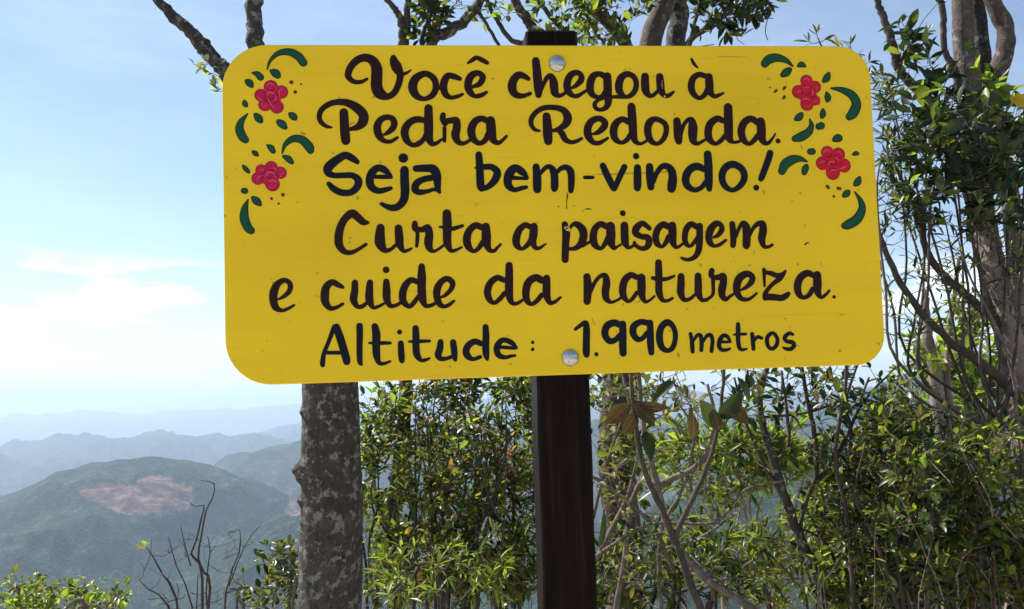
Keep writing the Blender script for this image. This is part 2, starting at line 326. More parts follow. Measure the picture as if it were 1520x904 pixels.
def terrain():
    azs = np.concatenate([np.linspace(R(-40), R(42), 960), np.linspace(R(42), R(320), 120)[1:]])   # closes on itself
    r = np.concatenate([np.geomspace(.4, 60, 46), np.geomspace(60, 700, 60)[1:], np.geomspace(700, 6500, 430)[1:], np.geomspace(6500, 45000, 170)[1:]])
    A, Rr = np.meshgrid(azs, r); X = Rr*np.sin(A); Y = Rr*np.cos(A)
    zf = hz(X, Y); zn = gz(X, Y); t = np.clip((Rr-30)/50, 0, 1); t = t*t*(3-2*t); Z = zn*(1-t)+zf*t
    # tree crowns of the far forest: jittered domes about a dozen metres wide
    clear = np.zeros(X.shape)
    dx, dy, dz = X, Y, Z-CAMZ; dep = dy*FW[1]+dz*FW[2]; ok = dep > 1
    px = np.where(ok, CX+FPX*dx/np.where(ok, dep, 1), -1e5); py = np.where(ok, CY-FPX*(dy*UP[1]+dz*UP[2])/np.where(ok, dep, 1), -1e5)
    pn = np.stack([X.ravel()/60, Y.ravel()/60, 0*X.ravel()], 1); e = fbm(pn, 3, 21).reshape(X.shape)*7
    clear[(inpoly(px+e, py+e*.5, CLEAR) & (Rr > 1500) & (Rr < 2700)) | (inpoly(px+e, py, CLEAR2) & (Rr > 1700) & (Rr < 4200))] = 1
    far = (Rr > 500) & (Rr < 9000)
    xs, ys = X[far], Y[far]; h = np.zeros(xs.shape)
    for g, amp in ((14., 7.), (31., 9.)):
        ix = np.floor(xs/g).astype(np.int64); iy = np.floor(ys/g).astype(np.int64); best = np.full(xs.shape, 9.)
        for a in (-1, 0, 1):
            for b in (-1, 0, 1):
                jx = (ix+a+hashn(ix+a, iy+b, 0*ix, 3))*g; jy = (iy+b+hashn(ix+a, iy+b, 0*ix, 5))*g
                s = .7+.6*hashn(ix+a, iy+b, 0*ix, 8)
                best = np.minimum(best, np.hypot(xs-jx, ys-jy)/g/s)
        h += amp*np.sqrt(np.clip(1-best**2, 0, 1))
    Z[far] += h*(1-.85*clear[far])
    V = np.stack([X, Y, Z], 2); nr_, na = X.shape
    V[:, -1] = V[:, 0]                        # seam
    cuts = [(0, 46-1, 'ground', 'ground', 'bare stony summit around the signpost'), (45, 45+59, 'mountain_slope', 'forest', 'wooded mountain slope dropping away below the summit'),
            (104, 104+429, 'wooded_hills', 'forest', 'forested hills with a pinkish cleared patch'), (533, nr_-1, 'distant_ridges', 'forest', 'blue hazy ridges along the horizon')]
    for a, b, nm, mt, lab in cuts:
        sub = V[a:b+1].reshape(-1, 3); n = b+1-a
        i = np.arange(n-1)[:, None]*na+np.arange(na-1)[None, :]; i = i.ravel()
        F = np.stack([i, i+1, i+na+1, i+na], 1)[:, ::-1]
        o = obj(nm, sub, F, MAT[mt]); tag(o, lab, kind='structure')
        if mt == 'forest':
            at = o.data.attributes.new('clearing', 'FLOAT', 'POINT'); at.data.foreach_set('value', clear[a:b+1].ravel().astype(np.float32))
terrain()
# ------------------------------------------------------------------ the welcome sign
SW = 1.2
QC = [(328.6, 65.8), (1289.8, 68.1), (1313.6, 540.6), (332.4, 573.5)]
def homography():
    M = []; b = []
    for (u, v), (x, y) in zip([(0, 0), (1, 0), (1, 1), (0, 1)], QC):
        M += [[u, v, 1, 0, 0, 0, -u*x, -v*x], [0, 0, 0, u, v, 1, -u*y, -v*y]]; b += [x, y]
    return np.append(np.linalg.solve(np.array(M, float), np.array(b, float)), 1).reshape(3, 3)
HM = homography(); HI = np.linalg.inv(HM)
_K = np.diag([1/FPX, 1/FPX, 1.]) @ np.array([[1, 0, -CX], [0, 1, -CY], [0, 0, 1.]])
a1, a2, t0 = _K @ HM[:, 0], _K @ HM[:, 1], _K @ HM[:, 2]
n1 = np.linalg.norm(a1); SH = SW*np.linalg.norm(a2)/n1
r1 = a1/n1; r2 = a2/np.linalg.norm(a2); r2 = r2-r1*(r1 @ r2); r2 /= np.linalg.norm(r2); tt = t0*SW/n1
def c2w(v): return v[0]*RX-v[1]*UP+v[2]*FW
ex, ed = c2w(r1), c2w(r2); ez = -ed; ey = np.cross(ez, ex); O = CAM+c2w(tt)      # board frame: x right, y away, z up, origin at its top left
def S(x, y, z): return np.asarray(O)+np.outer(np.atleast_1d(x), ex)+np.outer(np.atleast_1d(y), ey)+np.outer(np.atleast_1d(z), ez)
def uv(px, py):
    q = HI @ np.array([px, py, 1.]); return q[0]/q[2]*SW, -q[1]/q[2]*SH
pu = .5*(uv(818, 45)[0]+uv(838, 560)[0])+.001
PL = 1.95
sroot_loc = S(pu, .022+.05, -SH-PL+.45)[0]
SM = Matrix(((ex[0], ey[0], ez[0], sroot_loc[0]), (ex[1], ey[1], ez[1], sroot_loc[1]), (ex[2], ey[2], ez[2], sroot_loc[2]), (0, 0, 0, 1)))
sign = empty('welcome_sign', SM, 'yellow hand-painted wooden welcome sign with dark brush lettering on a dark brown post', 'sign')
def rounded(w, h, rs, inset=0, n=10):
    pts = []
    for (cx, cz, a0, r) in ((rs[0], -rs[0], 90, rs[0]), (rs[3], -h+rs[3], 180, rs[3]), (w-rs[2], -h+rs[2], 270, rs[2]), (w-rs[1], -rs[1], 0, rs[1])):
        for k in range(n+1):
            a = R(a0+90*k/n); pts.append((cx+(r-inset)*math.cos(a), cz+(r-inset)*math.sin(a)))
    return pts
def build_board():
    rs = (.080, .062, .056, .080); rings = [(.0022, 0), (0.0006, .0007), (0, .0024), (0, .0196), (.002, .022)]
    V = []; F = []; k = 0
    for ins, y in rings:
        for x, zz in rounded(SW, SH, rs, ins):
            V.append(S(x, y, zz)[0]); 
        k = len(rounded(SW, SH, rs, ins))
    for i in range(len(rings)-1):
        for j in range(k): F.append((i*k+j, (i+1)*k+j, (i+1)*k+(j+1) % k, i*k+(j+1) % k))
    F.append(tuple(range(k))); F.append(tuple((len(rings)-1)*k+j for j in range(k-1, -1, -1)))
    return obj('board', V, F, MAT['board'], sign, False)
board = build_board()
def build_post():
    b = .004; hw = .049; V = []; F = []
    prof = [(-hw+b, -.05), (hw-b, -.05), (hw, -.05+b), (hw, .05-b), (hw-b, .05), (-hw+b, .05), (-hw, .05-b), (-hw, -.05+b)]
    zs = list(np.linspace(-SH-PL, .034, 40))+[.038]
    for i, zz in enumerate(zs):
        sc = .93 if i == len(zs)-1 else 1
        for x, y in prof:
            wob = .0006*math.sin(zz*21+x*90)+.0004*math.sin(zz*57)
            V.append(S(pu+x*sc+wob, .0222+.05+y*sc, zz)[0])
    k = 8
    for i in range(len(zs)-1):
        for j in range(k): F.append((i*k+j, i*k+(j+1) % k, (i+1)*k+(j+1) % k, (i+1)*k+j))
    F.append(tuple(range(k-1, -1, -1))); F.append(tuple((len(zs)-1)*k+j for j in range(k)))
    obj('post', V, F, MAT['post'], sign, False)
build_post()
def bolt(px, py):
    u, w = uv(px, py); prof = [(.0158, 0), (.0158, .0012), (.0148, .0030), (.0118, .0062), (.0078, .0084), (.0036, .0093), (.0004, .0095)]
    V = []; F = []; k = 28
    for r, h in prof:
        for j in range(k): a = 2*math.pi*j/k; V.append(S(u+r*math.cos(a), -h-.0003, w+r*math.sin(a))[0])
    for i in range(len(prof)-1):
        for j in range(k): F.append((i*k+j, i*k+(j+1) % k, (i+1)*k+(j+1) % k, (i+1)*k+j))
    F.append(tuple((len(prof)-1)*k+j for j in range(k)))
    obj('bolt', V, F, MAT['metal'], sign)
bolt(827, 94.5); bolt(844.5, 531)
LAY = [0]
def strokes(mb, tile, txt, y0, dw=0.0, minw=.3):
    """tile = (x0, y0, scale of the traced drawing); txt = strokes 'x,y,width ...' separated by ';'"""
    ox, oy, s = tile
    for st in txt.split(';'):
        st = st.strip()
        if not st: continue
        pts = np.array([[float(q) for q in p.split(',')] for p in st.split()])
        pts = np.column_stack([ox+pts[:, 0]/s, oy+pts[:, 1]/s, np.maximum(pts[:, 2]/s+dw, minw)])
        c = catmull(pts, 6) if len(pts) > 1 else pts
        uvs = np.array([uv(p[0], p[1]) for p in c]); e = np.array([uv(p[0]+1, p[1]) for p in c]); sc = np.linalg.norm(e-uvs, axis=1)
        w = np.maximum(c[:, 2], minw)*sc*.5; LAY[0] = (LAY[0]+1) % 9; base = y0-LAY[0]*.000022
        n = len(c); yy = base-np.arange(n)*.0000012; V = []; F = []
        if n > 1:
            tg = np.gradient(uvs, axis=0); tg /= np.linalg.norm(tg, axis=1)[:, None]+1e-12; nn = np.column_stack([-tg[:, 1], tg[:, 0]])
            V = np.vstack([S(uvs[:, 0]+nn[:, 0]*w, yy, uvs[:, 1]+nn[:, 1]*w), S(uvs[:, 0]-nn[:, 0]*w, yy, uvs[:, 1]-nn[:, 1]*w)])
            F = [(i, i+1, n+i+1, n+i) for i in range(n-1)]; mb.add(V, F)
        step = 1 if n < 10 else 2
        for q in sorted(set(list(range(0, n, step))+[n-1])):      # the brush dabs that round ends and bends
            a = np.arange(18)*2*math.pi/18
            mb.add(S(uvs[q, 0]+w[q]*np.cos(a), base+.000009-np.full(18, q*.0000011), uvs[q, 1]+w[q]*np.sin(a)), [tuple(range(18))])
TA, TP, TB, TC, TD, TE = (480, 70, 5.067), (460, 130, 7.6), (740, 70, 7.6), (900, 70, 7.6), (770, 140, 7.6), (970, 130, 7.6)
TF, TG, TH_, TI, TJ, TK = (470, 215, 7.6), (690, 215, 7.6), (850, 215, 7.6), (970, 210, 7.6), (480, 300, 7.6), (640, 300, 7.6)
TL, TM, TN, TO, TQ, TR = (820, 300, 7.6), (980, 300, 7.6), (390, 380, 7.6), (540, 380, 7.6), (700, 380, 7.6), (850, 370, 7.6)
TS, TT, TU, TV, TW = (1040, 370, 7.6), (460, 470, 7.6), (620, 470, 7.6), (820, 460, 7.6), (1000, 460, 7.6)
WORDS = [
 ('maroon', [(TA, "328,240,24 280,262,34 225,258,40 185,215,52 205,150,56 255,98,60 315,80,66 372,103,74 400,160,86 400,230,88 400,300,90 425,350,88 480,372,54 530,345,50 562,285,52 575,235,54 575,200,60 550,150,84 530,105,66 527,80,46; 580,205,40 620,197,26 655,174,16; 765,200,50 695,235,64 670,300,72 695,362,60 755,390,38 820,360,48 845,300,52 828,235,52 765,200,50; 1025,238,36 985,222,48 935,217,52 908,260,60 903,310,58 920,358,52 960,380,36 1010,370,32 1045,354,24; 860,305,40 890,305,40; 1125,298,30 1175,275,46 1198,225,50 1160,195,46 1110,218,58 1087,275,60 1097,330,58 1135,368,38 1185,362,38 1225,340,26; 1087,120,20 1120,98,34 1150,80,36 1190,96,40 1230,118,34")]),
 ('maroon', [(TB, "335,358,52 290,330,72 225,315,86 170,370,96 150,450,104 175,520,90 230,550,72 300,545,52 355,522,44; 420,155,90 430,260,100 440,380,105 448,480,100 448,540,76; 470,500,50 505,420,48 545,345,56 590,325,66 618,390,96 625,460,100 635,520,88 680,548,56 730,530,44 765,500,40; 812,465,30 870,435,56 930,370,74 925,312,66 870,287,68 805,325,80 772,410,88 782,490,88 830,545,60 890,550,54 950,515,42 1000,485,40; 1200,330,80 1130,302,66 1062,335,86 1030,430,92 1045,520,80 1100,562,56 1160,560,56 1205,500,60; 1225,330,95 1228,430,100 1230,550,95 1235,620,85 1210,680,64 1150,707,50 1095,690,52 1082,640,54 1120,600,42 1190,575,36; 1240,562,42 1300,562,44 1360,560,46"),
             (TC, "240,305,70 170,340,84 140,420,92 148,500,86 210,560,50 280,540,60 325,480,66 335,400,64 305,335,68 240,305,70; 40,562,40 140,562,46 200,564,44; 435,332,90 435,420,98 445,500,90 485,550,56 530,540,48 575,500,44; 600,335,88 608,420,95 615,490,90 660,550,56 710,540,50 755,507,34")]),
 ('maroon', [(TC, "962,137,34 985,185,42 1025,230,26; 1110,325,64 1045,310,66 980,350,74 955,440,84 980,525,74 1045,575,52 1105,540,60 1140,470,60; 1155,337,90 1160,420,98 1168,500,88 1215,555,54 1270,540,44 1320,518,26")]),
 ('maroon', [(TP, "380,280,100 385,400,108 392,520,112 400,600,105; 240,450,28 190,440,46 130,400,58 102,330,62 130,250,66 220,185,70 330,163,76 430,177,92 530,232,112 600,310,116 592,390,112 535,445,80 445,472,44; 815,540,22 870,512,54 930,460,75 948,400,78 922,348,72 850,337,70 785,375,80 755,450,92 775,540,90 830,600,60 900,610,50 960,580,42 985,562,34; 1290,370,70 1200,360,80 1115,400,84 1065,490,94 1085,590,84 1150,648,58 1220,635,66 1280,580,60 1310,520,60; 1335,235,98 1335,350,105 1335,480,108 1338,570,98 1370,635,62 1420,630,50 1470,595,38 1510,575,34"),
             (TA, "898,510,44 895,540,48 912,575,46; 908,610,34 908,705,30; 905,562,50 960,552,50 998,555,58 1000,610,62 990,660,66 1008,710,50 1050,725,34 1100,700,28; 1240,560,50 1190,538,50 1140,558,56 1110,620,64 1122,685,58 1165,722,42 1210,705,44 1240,650,50; 1255,553,70 1258,600,76 1262,660,74 1280,705,52 1315,720,36 1350,695,28 1374,670,24")]),
 ('maroon', [(TD, "230,412,32 180,400,48 140,350,56 138,280,62 190,205,62 280,155,64 400,150,66 500,180,80 548,260,100 525,335,88 450,390,60 380,412,44; 310,250,94 318,350,106 322,460,110 328,528,98; 440,405,56 485,445,76 515,505,72 575,540,54 640,532,48 705,500,38; 825,450,28 890,430,60 955,370,80 965,315,76 905,274,70 820,302,80 775,380,90 780,470,90 835,543,62 900,550,54 960,520,42 1000,495,34; 1230,310,74 1165,282,70 1095,325,84 1065,410,92 1082,500,80 1150,546,50 1215,515,60 1250,460,60; 1268,140,94 1275,250,102 1282,370,100 1290,470,90 1315,535,66 1370,558,42 1430,530,38"),
             (TE, "30,357,64 -40,385,84 -70,470,90 -45,585,80 30,635,50 100,590,60 138,500,66 125,410,66 30,357,64; 260,378,88 270,470,102 275,560,102 280,605,82; 295,560,50 330,440,46 375,372,50 425,365,70 440,440,108 437,530,106 445,600,86 490,633,50 550,605,38 600,575,36; 780,375,66 715,352,76 640,405,86 612,490,90 625,580,84 690,635,50 760,595,56 800,540,50; 838,225,100 840,350,106 842,480,106 848,570,94 890,615,46 950,612,38 990,590,36; 1170,395,76 1095,352,76 1020,395,86 985,490,90 1008,585,80 1070,636,50 1130,595,60 1170,540,60; 1205,385,100 1212,470,106 1215,560,98 1240,618,66 1290,625,48 1340,570,30 1370,522,24; 1400,603,60")]),
 ('navy', [(TF, "452,192,62 400,155,84 318,120,90 220,172,100 130,250,110 122,310,92 185,345,72 300,345,70 400,347,74 463,400,90 450,475,88 380,535,80 280,540,80 190,500,80 130,440,58; 835,366,44 760,362,54 660,362,50; 825,345,50 755,280,84 685,262,84 620,312,94 592,400,96 615,480,90 690,520,74 770,507,64 830,490,48; 972,150,114; 985,285,100 985,400,104 990,520,102 975,620,96 920,690,88 850,712,82 780,695,64 725,667,48; 1115,268,80 1220,265,90 1310,275,104 1345,340,108 1355,420,90 1362,500,68 1380,535,42; 1290,372,74 1200,390,74 1125,432,84 1102,500,88 1150,535,72 1240,525,54 1310,505,46 1350,510,46")]),
 ('navy', [(TG, "152,112,80 160,220,88 165,350,92 170,460,94 180,495,72; 112,260,26 150,255,60; 215,250,72 300,252,76 360,312,90 330,400,88 260,470,70 190,495,66; 700,368,38 640,305,88 560,262,90 500,320,108 477,400,100 490,465,90 550,508,60 630,490,56 685,478,46; 695,384,34 620,378,44 530,372,52; 798,250,84 808,350,98 808,450,102 810,502,94; 850,320,46 900,262,54 950,247,60 990,292,84 1005,370,90 1005,470,90 1003,498,74; 1035,310,46 1080,265,58 1140,255,70 1185,300,86 1195,380,82 1192,470,76 1188,520,62; 1345,368,44 1400,368,46 1440,368,38"),
           (TH_, "335,237,76 380,340,84 430,440,82 458,488,80; 472,480,64 520,370,70 578,250,72; 710,128,76; 725,258,84 725,350,92 725,450,92 722,488,80; 862,247,86 865,340,94 872,430,90 875,478,80; 905,420,50 940,325,58 990,255,66 1050,240,76 1105,285,90 1122,360,98 1115,440,108 1108,493,100"),
           (TI, "605,145,90 612,250,98 615,370,98 618,470,90 622,535,68; 560,310,76 480,282,88 398,322,90 357,410,92 372,495,84 450,547,62 530,523,58 580,460,60; 890,258,84 800,302,84 765,400,82 795,498,76 880,550,56 970,500,70 1018,410,80 990,312,82 890,258,84; 1310,132,78 1290,200,80 1250,310,76 1215,400,74 1203,425,62; 1152,522,70")]),
 ('maroon', [(TJ, "493,232,40 440,225,82 380,172,92 315,128,98 235,190,90 182,290,94 162,400,100 172,490,94 230,560,70 310,568,56 390,530,46 470,478,42; 636,290,96 628,380,116 632,465,122 680,543,70 750,533,46 800,490,46; 838,295,90 845,390,100 852,475,94 890,550,50 940,545,42 985,522,28; 1023,240,66 1025,290,78 1050,335,50 1050,420,48 1042,498,40; 1045,310,66 1110,310,70 1168,290,84 1185,370,96 1175,450,102 1187,520,80 1230,555,44 1290,530,36 1350,485,34"),
             (TK, "168,130,102 172,250,108 170,370,100 175,465,94 208,545,54 260,545,42 335,510,28; 85,280,28 130,285,38 230,300,52 290,285,48 345,267,38; 560,285,74 490,264,78 420,325,84 392,420,94 412,505,84 470,555,48 530,515,58 570,450,60; 608,277,94 612,370,110 615,460,102 645,538,62 700,550,48 740,510,36 775,477,32")]),
 ('maroon', [(TK, "1110,280,66 1050,260,70 985,315,80 950,410,92 957,485,82 1010,528,46 1070,490,58 1110,430,56; 1150,277,90 1145,360,98 1135,440,90 1162,512,58 1210,520,44 1250,495,32 1285,472,22")]),
 ('maroon', [(TL, "130,252,74 145,350,94 140,450,88 135,560,86 132,648,84; 185,300,36 220,255,48 270,252,74 330,312,94 340,390,94 310,470,82 250,520,58 180,530,42; 330,492,48 380,465,38 425,445,36; 600,275,74 530,250,74 470,305,80 450,400,90 467,478,82 530,525,46 580,475,58 615,400,60; 645,272,104 650,360,108 650,450,98 682,518,54 720,505,34 765,478,28; 785,126,70; 803,265,92 805,370,94 810,450,90 842,513,48 890,500,38 920,470,36; 1085,297,56 1045,262,62 1000,242,68 940,290,84 930,350,82 990,387,68 1065,402,76 1078,460,80 1050,512,66 990,523,54 930,490,48 915,458,44; 1290,275,76 1240,252,74 1180,305,80 1155,390,80 1172,468,74 1225,503,42 1270,455,58 1300,390,60; 1342,267,94 1345,350,98 1347,440,88 1378,508,48 1420,500,38 1460,470,34"),
             (TM, "400,280,66 340,250,72 287,302,74 267,400,70 282,468,64 325,498,42 368,460,48 410,400,50; 435,272,80 435,370,80 432,470,80 420,550,74 380,618,60 310,650,46 250,640,40 225,627,26; 590,398,30 640,375,54 685,312,66 672,257,60 620,242,70 562,305,88 537,390,82 552,458,74 600,496,44 660,480,44 730,430,36; 803,247,70 813,340,78 815,430,74 810,488,66; 845,390,38 880,295,46 925,235,54 960,285,96 965,380,94 962,470,94 960,493,82; 1000,380,36 1040,295,48 1090,248,60 1145,248,80 1150,330,94 1135,415,88 1160,498,56 1210,505,40 1255,482,36")]),
 ('maroon', [(TN, "160,490,28 220,460,48 285,400,62 298,322,64 240,274,60 160,312,80 115,400,100 107,495,94 132,578,84 200,615,48 270,595,42 340,555,32")]),
 ('maroon', [(TN, "890,352,46 840,327,68 770,297,76 705,352,92 687,450,102 697,528,90 750,590,62 820,580,48 890,542,40; 1028,302,76 1025,400,86 1012,490,90 1050,568,58 1110,568,54 1160,530,46; 1198,300,74 1190,400,92 1192,495,94 1230,580,50 1290,570,42 1350,540,36"),
             (TO, "240,157,80; 242,290,74 245,390,94 247,480,90 282,560,58 340,560,48 400,530,42; 590,292,64 520,272,72 455,335,84 425,430,90 437,517,80 500,570,54 555,525,58 600,460,50; 642,118,76 642,230,100 640,350,100 647,470,98 680,558,58 740,560,48 800,530,42; 850,470,28 910,440,48 975,370,60 988,302,70 930,257,70 862,292,76 817,370,88 812,458,84 840,538,74 890,570,50 950,550,48 1005,507,34")]),
 ('maroon', [(TQ, "350,272,66 280,247,72 202,302,80 167,400,86 187,487,76 240,530,50 300,490,58 360,420,56; 412,108,86 412,220,94 410,340,98 414,450,90 442,528,58 500,535,46 560,500,38; 780,275,84 710,245,86 632,295,90 600,400,90 612,498,78 660,543,50 720,510,58 780,440,60; 835,252,84 833,350,94 837,450,88 870,528,58 930,515,44 990,467,32")]),
 ('maroon', [(TR, "150,312,86 158,410,98 155,520,94 150,588,86; 190,480,46 240,372,46 300,305,48 355,300,68 370,380,90 357,480,90 368,558,76 420,598,42 480,580,34 530,550,34; 710,315,66 645,292,72 580,345,84 552,440,88 562,528,78 610,588,44 660,560,48 710,490,50; 763,320,94 765,420,100 767,510,88 800,588,48 850,580,34 910,530,28; 958,152,80 960,260,86 960,380,84 964,490,84 1000,572,54 1060,580,42 1115,552,34; 890,325,46 960,337,56 1050,335,46 1135,302,32; 1212,307,80 1210,400,90 1207,490,86 1242,568,58 1310,560,44 1370,510,40; 1403,302,80 1405,400,88 1407,490,86 1440,568,54 1500,572,44"),
             (TS, "0,577,44 50,570,42 110,530,38 130,480,44 128,400,46 130,340,54; 115,242,66 107,290,68 130,320,58; 130,320,58 190,317,68 243,305,78 243,380,88 227,460,90 233,528,78 270,565,54 320,530,38 355,508,34; 440,460,28 500,430,48 560,370,68 570,312,70 510,277,76 430,322,90 397,400,90 397,483,82 440,553,60 510,568,46 570,540,36 620,495,28; 703,232,48 705,330,38 708,415,30; 720,262,46 780,272,58 850,297,60 915,280,50 945,245,32; 925,275,50 880,332,62 790,402,48 720,490,54 710,538,58; 712,560,46 740,540,76 820,542,76 900,550,72 955,522,66 980,500,46; 1260,295,66 1190,270,78 1112,322,86 1080,420,90 1097,508,76 1150,546,50 1210,515,58 1250,450,60; 1303,290,90 1305,390,102 1307,480,86 1345,543,46 1395,515,38 1440,467,30; 1492,538,42")]),
 ('navy', [(TT, "262,115,60 240,170,58 190,300,50 142,420,54 127,525,62 128,548,54; 285,118,84 320,220,94 360,350,94 393,470,94 400,508,86; 180,408,46 330,408,48; 546,107,80 548,200,78 545,320,74 545,440,72 550,515,62 570,545,26; 718,112,80 735,200,98 732,320,94 737,430,88 762,518,58 820,530,42 890,505,30; 655,298,30 760,298,48 850,298,44 893,298,36; 997,175,60; 1010,302,70 1015,400,78 1020,480,74 1023,502,56; 1178,132,76 1182,230,84 1182,340,84 1192,430,82 1240,493,50 1300,485,40 1335,470,26; 1100,282,26 1180,282,48 1260,278,44 1335,276,36"),
           (TU, "243,287,70 235,360,82 215,430,82 242,473,62 300,475,48 360,455,46; 385,292,76 395,370,78 402,450,70 408,490,42; 700,305,66 630,282,72 560,322,80 530,390,84 552,448,78 610,480,50 690,455,48; 752,118,72 756,220,82 752,340,84 757,430,78 768,480,44; 1095,350,46 1040,292,62 950,264,62 892,312,74 877,380,76 902,438,70 970,460,50 1040,445,40 1085,440,30; 1080,360,36 1000,350,44 920,345,44; 1282,292,42; 1282,370,42")]),
 ('navy', [(TV, "245,218,40 310,170,50 362,148,62 370,230,82 368,350,84 366,470,84 370,505,74; 480,502,50; 750,170,76 680,147,82 602,182,84 577,270,84 622,348,74 690,342,64 750,280,60; 778,162,84 780,270,88 778,390,90 782,488,84; 1050,145,70 980,137,70 907,182,80 895,260,82 940,328,70 1000,322,58 1050,260,56; 1088,147,74 1090,260,82 1092,380,84 1100,480,72; 1285,142,78 1217,192,78 1192,300,84 1217,418,76 1285,460,56 1345,418,62 1373,300,62 1348,192,64 1285,142,78")]),
 ('navy', [(TW, "175,272,46 190,350,52 195,430,54 198,472,48; 215,340,34 250,287,42 288,292,50 300,370,52 296,455,48; 315,360,34 360,292,42 403,288,52 423,350,48 415,430,48 410,468,44; 625,358,32 590,302,48 545,290,48 507,340,58 497,410,52 530,453,46 590,450,38 618,437,30; 625,362,30 530,362,38; 712,162,50 712,250,56 712,350,54 727,428,50 760,450,38 808,440,26; 665,280,26 730,275,38 800,272,34; 870,272,50 878,350,54 885,440,48; 895,345,36 930,307,44 978,318,40; 1095,262,44 1047,300,50 1037,360,50 1057,420,48 1100,440,44 1143,400,48 1156,340,48 1133,285,46 1095,262,44; 1328,277,38 1290,264,44 1238,310,52 1257,353,48 1320,366,52 1342,400,52 1308,440,48 1250,440,40 1222,425,28")]),
]
for col, parts in WORDS:
    hb = MB(); mb = MB()
    for tile, txt in parts: strokes(mb, tile, txt, -.00045, -.35)
    mb.build('lettering', MAT[col], board, False)
def marks(name, tile, txt, y0, mat):
    for st in txt.split(';'):
        a = MB(); strokes(a, tile, st, y0); a.build(name, MAT[mat], board, False)
marks('paint_drip', TG, "1145,545,12 1150,585,18 1142,620,10 1140,700,8", -.0004, 'dotb')
marks('speck', TG, "1048,697,16; 1140,712,18; 1225,692,14; 1345,728,6 1380,722,16 1420,728,6", -.0004, 'dotb')
marks('speck', (820, 210, 3.8), "1420,582,10 1430,573,8 1440,572,6", -.0004, 'dotb')
mb = MB(); strokes(mb, TL, "135,290,24 160,300,50 180,315,30", -.0011); mb.build('filled_screw_hole', MAT['halo'], board, False)
mb = MB(); strokes(mb, TL, "152,298,22", -.0016); mb.build('screw_hole', MAT['outline'], board, False)
mb = MB(); strokes(mb, TC, "628,385,10 ; 625,412,14; 628,438,14; 628,462,10; 655,558,22", -.0011); mb.build('paint_chip', MAT['halo'], board, False)
FL, FR = (330, 60, 3.011), (1110, 60, 3.015)
def flourish(tile, txt, dark='outline', col='green', din=2.4):
    for st in txt.split(';'):
        a = MB(); strokes(a, tile, st, -.0004, .3, .8); o = a.build('painted_leaf', MAT[dark], board, False)
        b_ = MB(); strokes(b_, tile, st, -.0009, -din, .3); b_.build('leaf_fill', MAT[col], o, False)
flourish(FL, "200,128,6 215,90,14 250,58,24 300,52,34 340,72,38 362,100,36; 132,145,6 155,150,26 170,165,32; 215,135,10 236,146,38 248,158,28; 105,180,12 120,190,34 130,203,20; 97,270,10 100,283,26 107,293,14; 112,328,6 85,360,26 75,395,38 88,430,40 102,445,32; 148,333,20 160,347,36 170,360,24; 303,330,20 316,340,34 325,350,18; 252,365,26 266,375,36 280,390,20; 265,505,6 280,465,20 315,440,32 355,445,38 385,475,42 392,492,32; 198,468,8 215,480,28 225,495,24; 135,497,12 145,505,24 155,513,14; 272,518,14 293,530,30 308,545,20; 90,560,10 100,572,22 115,588,16; 93,672,26 99,673,28; 135,705,20 150,718,36 165,733,18; 112,712,6 98,750,30 95,795,42 110,835,40 125,850,34")
flourish(FR, "75,105,34 95,85,40 130,78,36 170,90,24 200,115,8; 225,115,12 240,108,26 255,115,12; 155,155,22 172,143,36 188,130,20; 340,182,18 353,168,32 362,148,14; 352,235,12 357,255,30 355,270,16; 372,214,8 420,222,26 465,245,38 485,285,42 470,325,44 452,342,32; 335,310,12 335,328,28 330,342,18; 215,352,20 230,342,32 240,328,14; 315,386,28 327,382,32; 275,352,6 283,380,22 270,410,34 235,432,40 208,440,28; 385,445,20 402,437,36 415,440,14; 277,498,28 288,497,28; 470,510,12 482,506,20 492,508,10; 150,585,34 165,555,42 195,535,40 230,530,26 262,542,8; 250,590,26 256,572,30 262,560,14; 478,645,18 490,632,32 498,612,10; 427,695,18 440,685,30 450,675,12; 475,678,6 500,715,22 508,755,34 485,800,42 445,825,40 428,830,28")
marks('painted_dot', FL, "308,187,19; 351,196,9; 325,231,17; 217,707,13; 268,690,17; 249,730,11", -.0004, 'dotb')
marks('painted_dot', FR, "118,232,9 127,224,12; 158,218,10 166,210,12; 158,260,10 163,252,13; 97,211,7; 352,653,14 357,658,16; 400,662,14 410,664,14; 382,698,12; 172,190,5", -.0004, 'dotb')
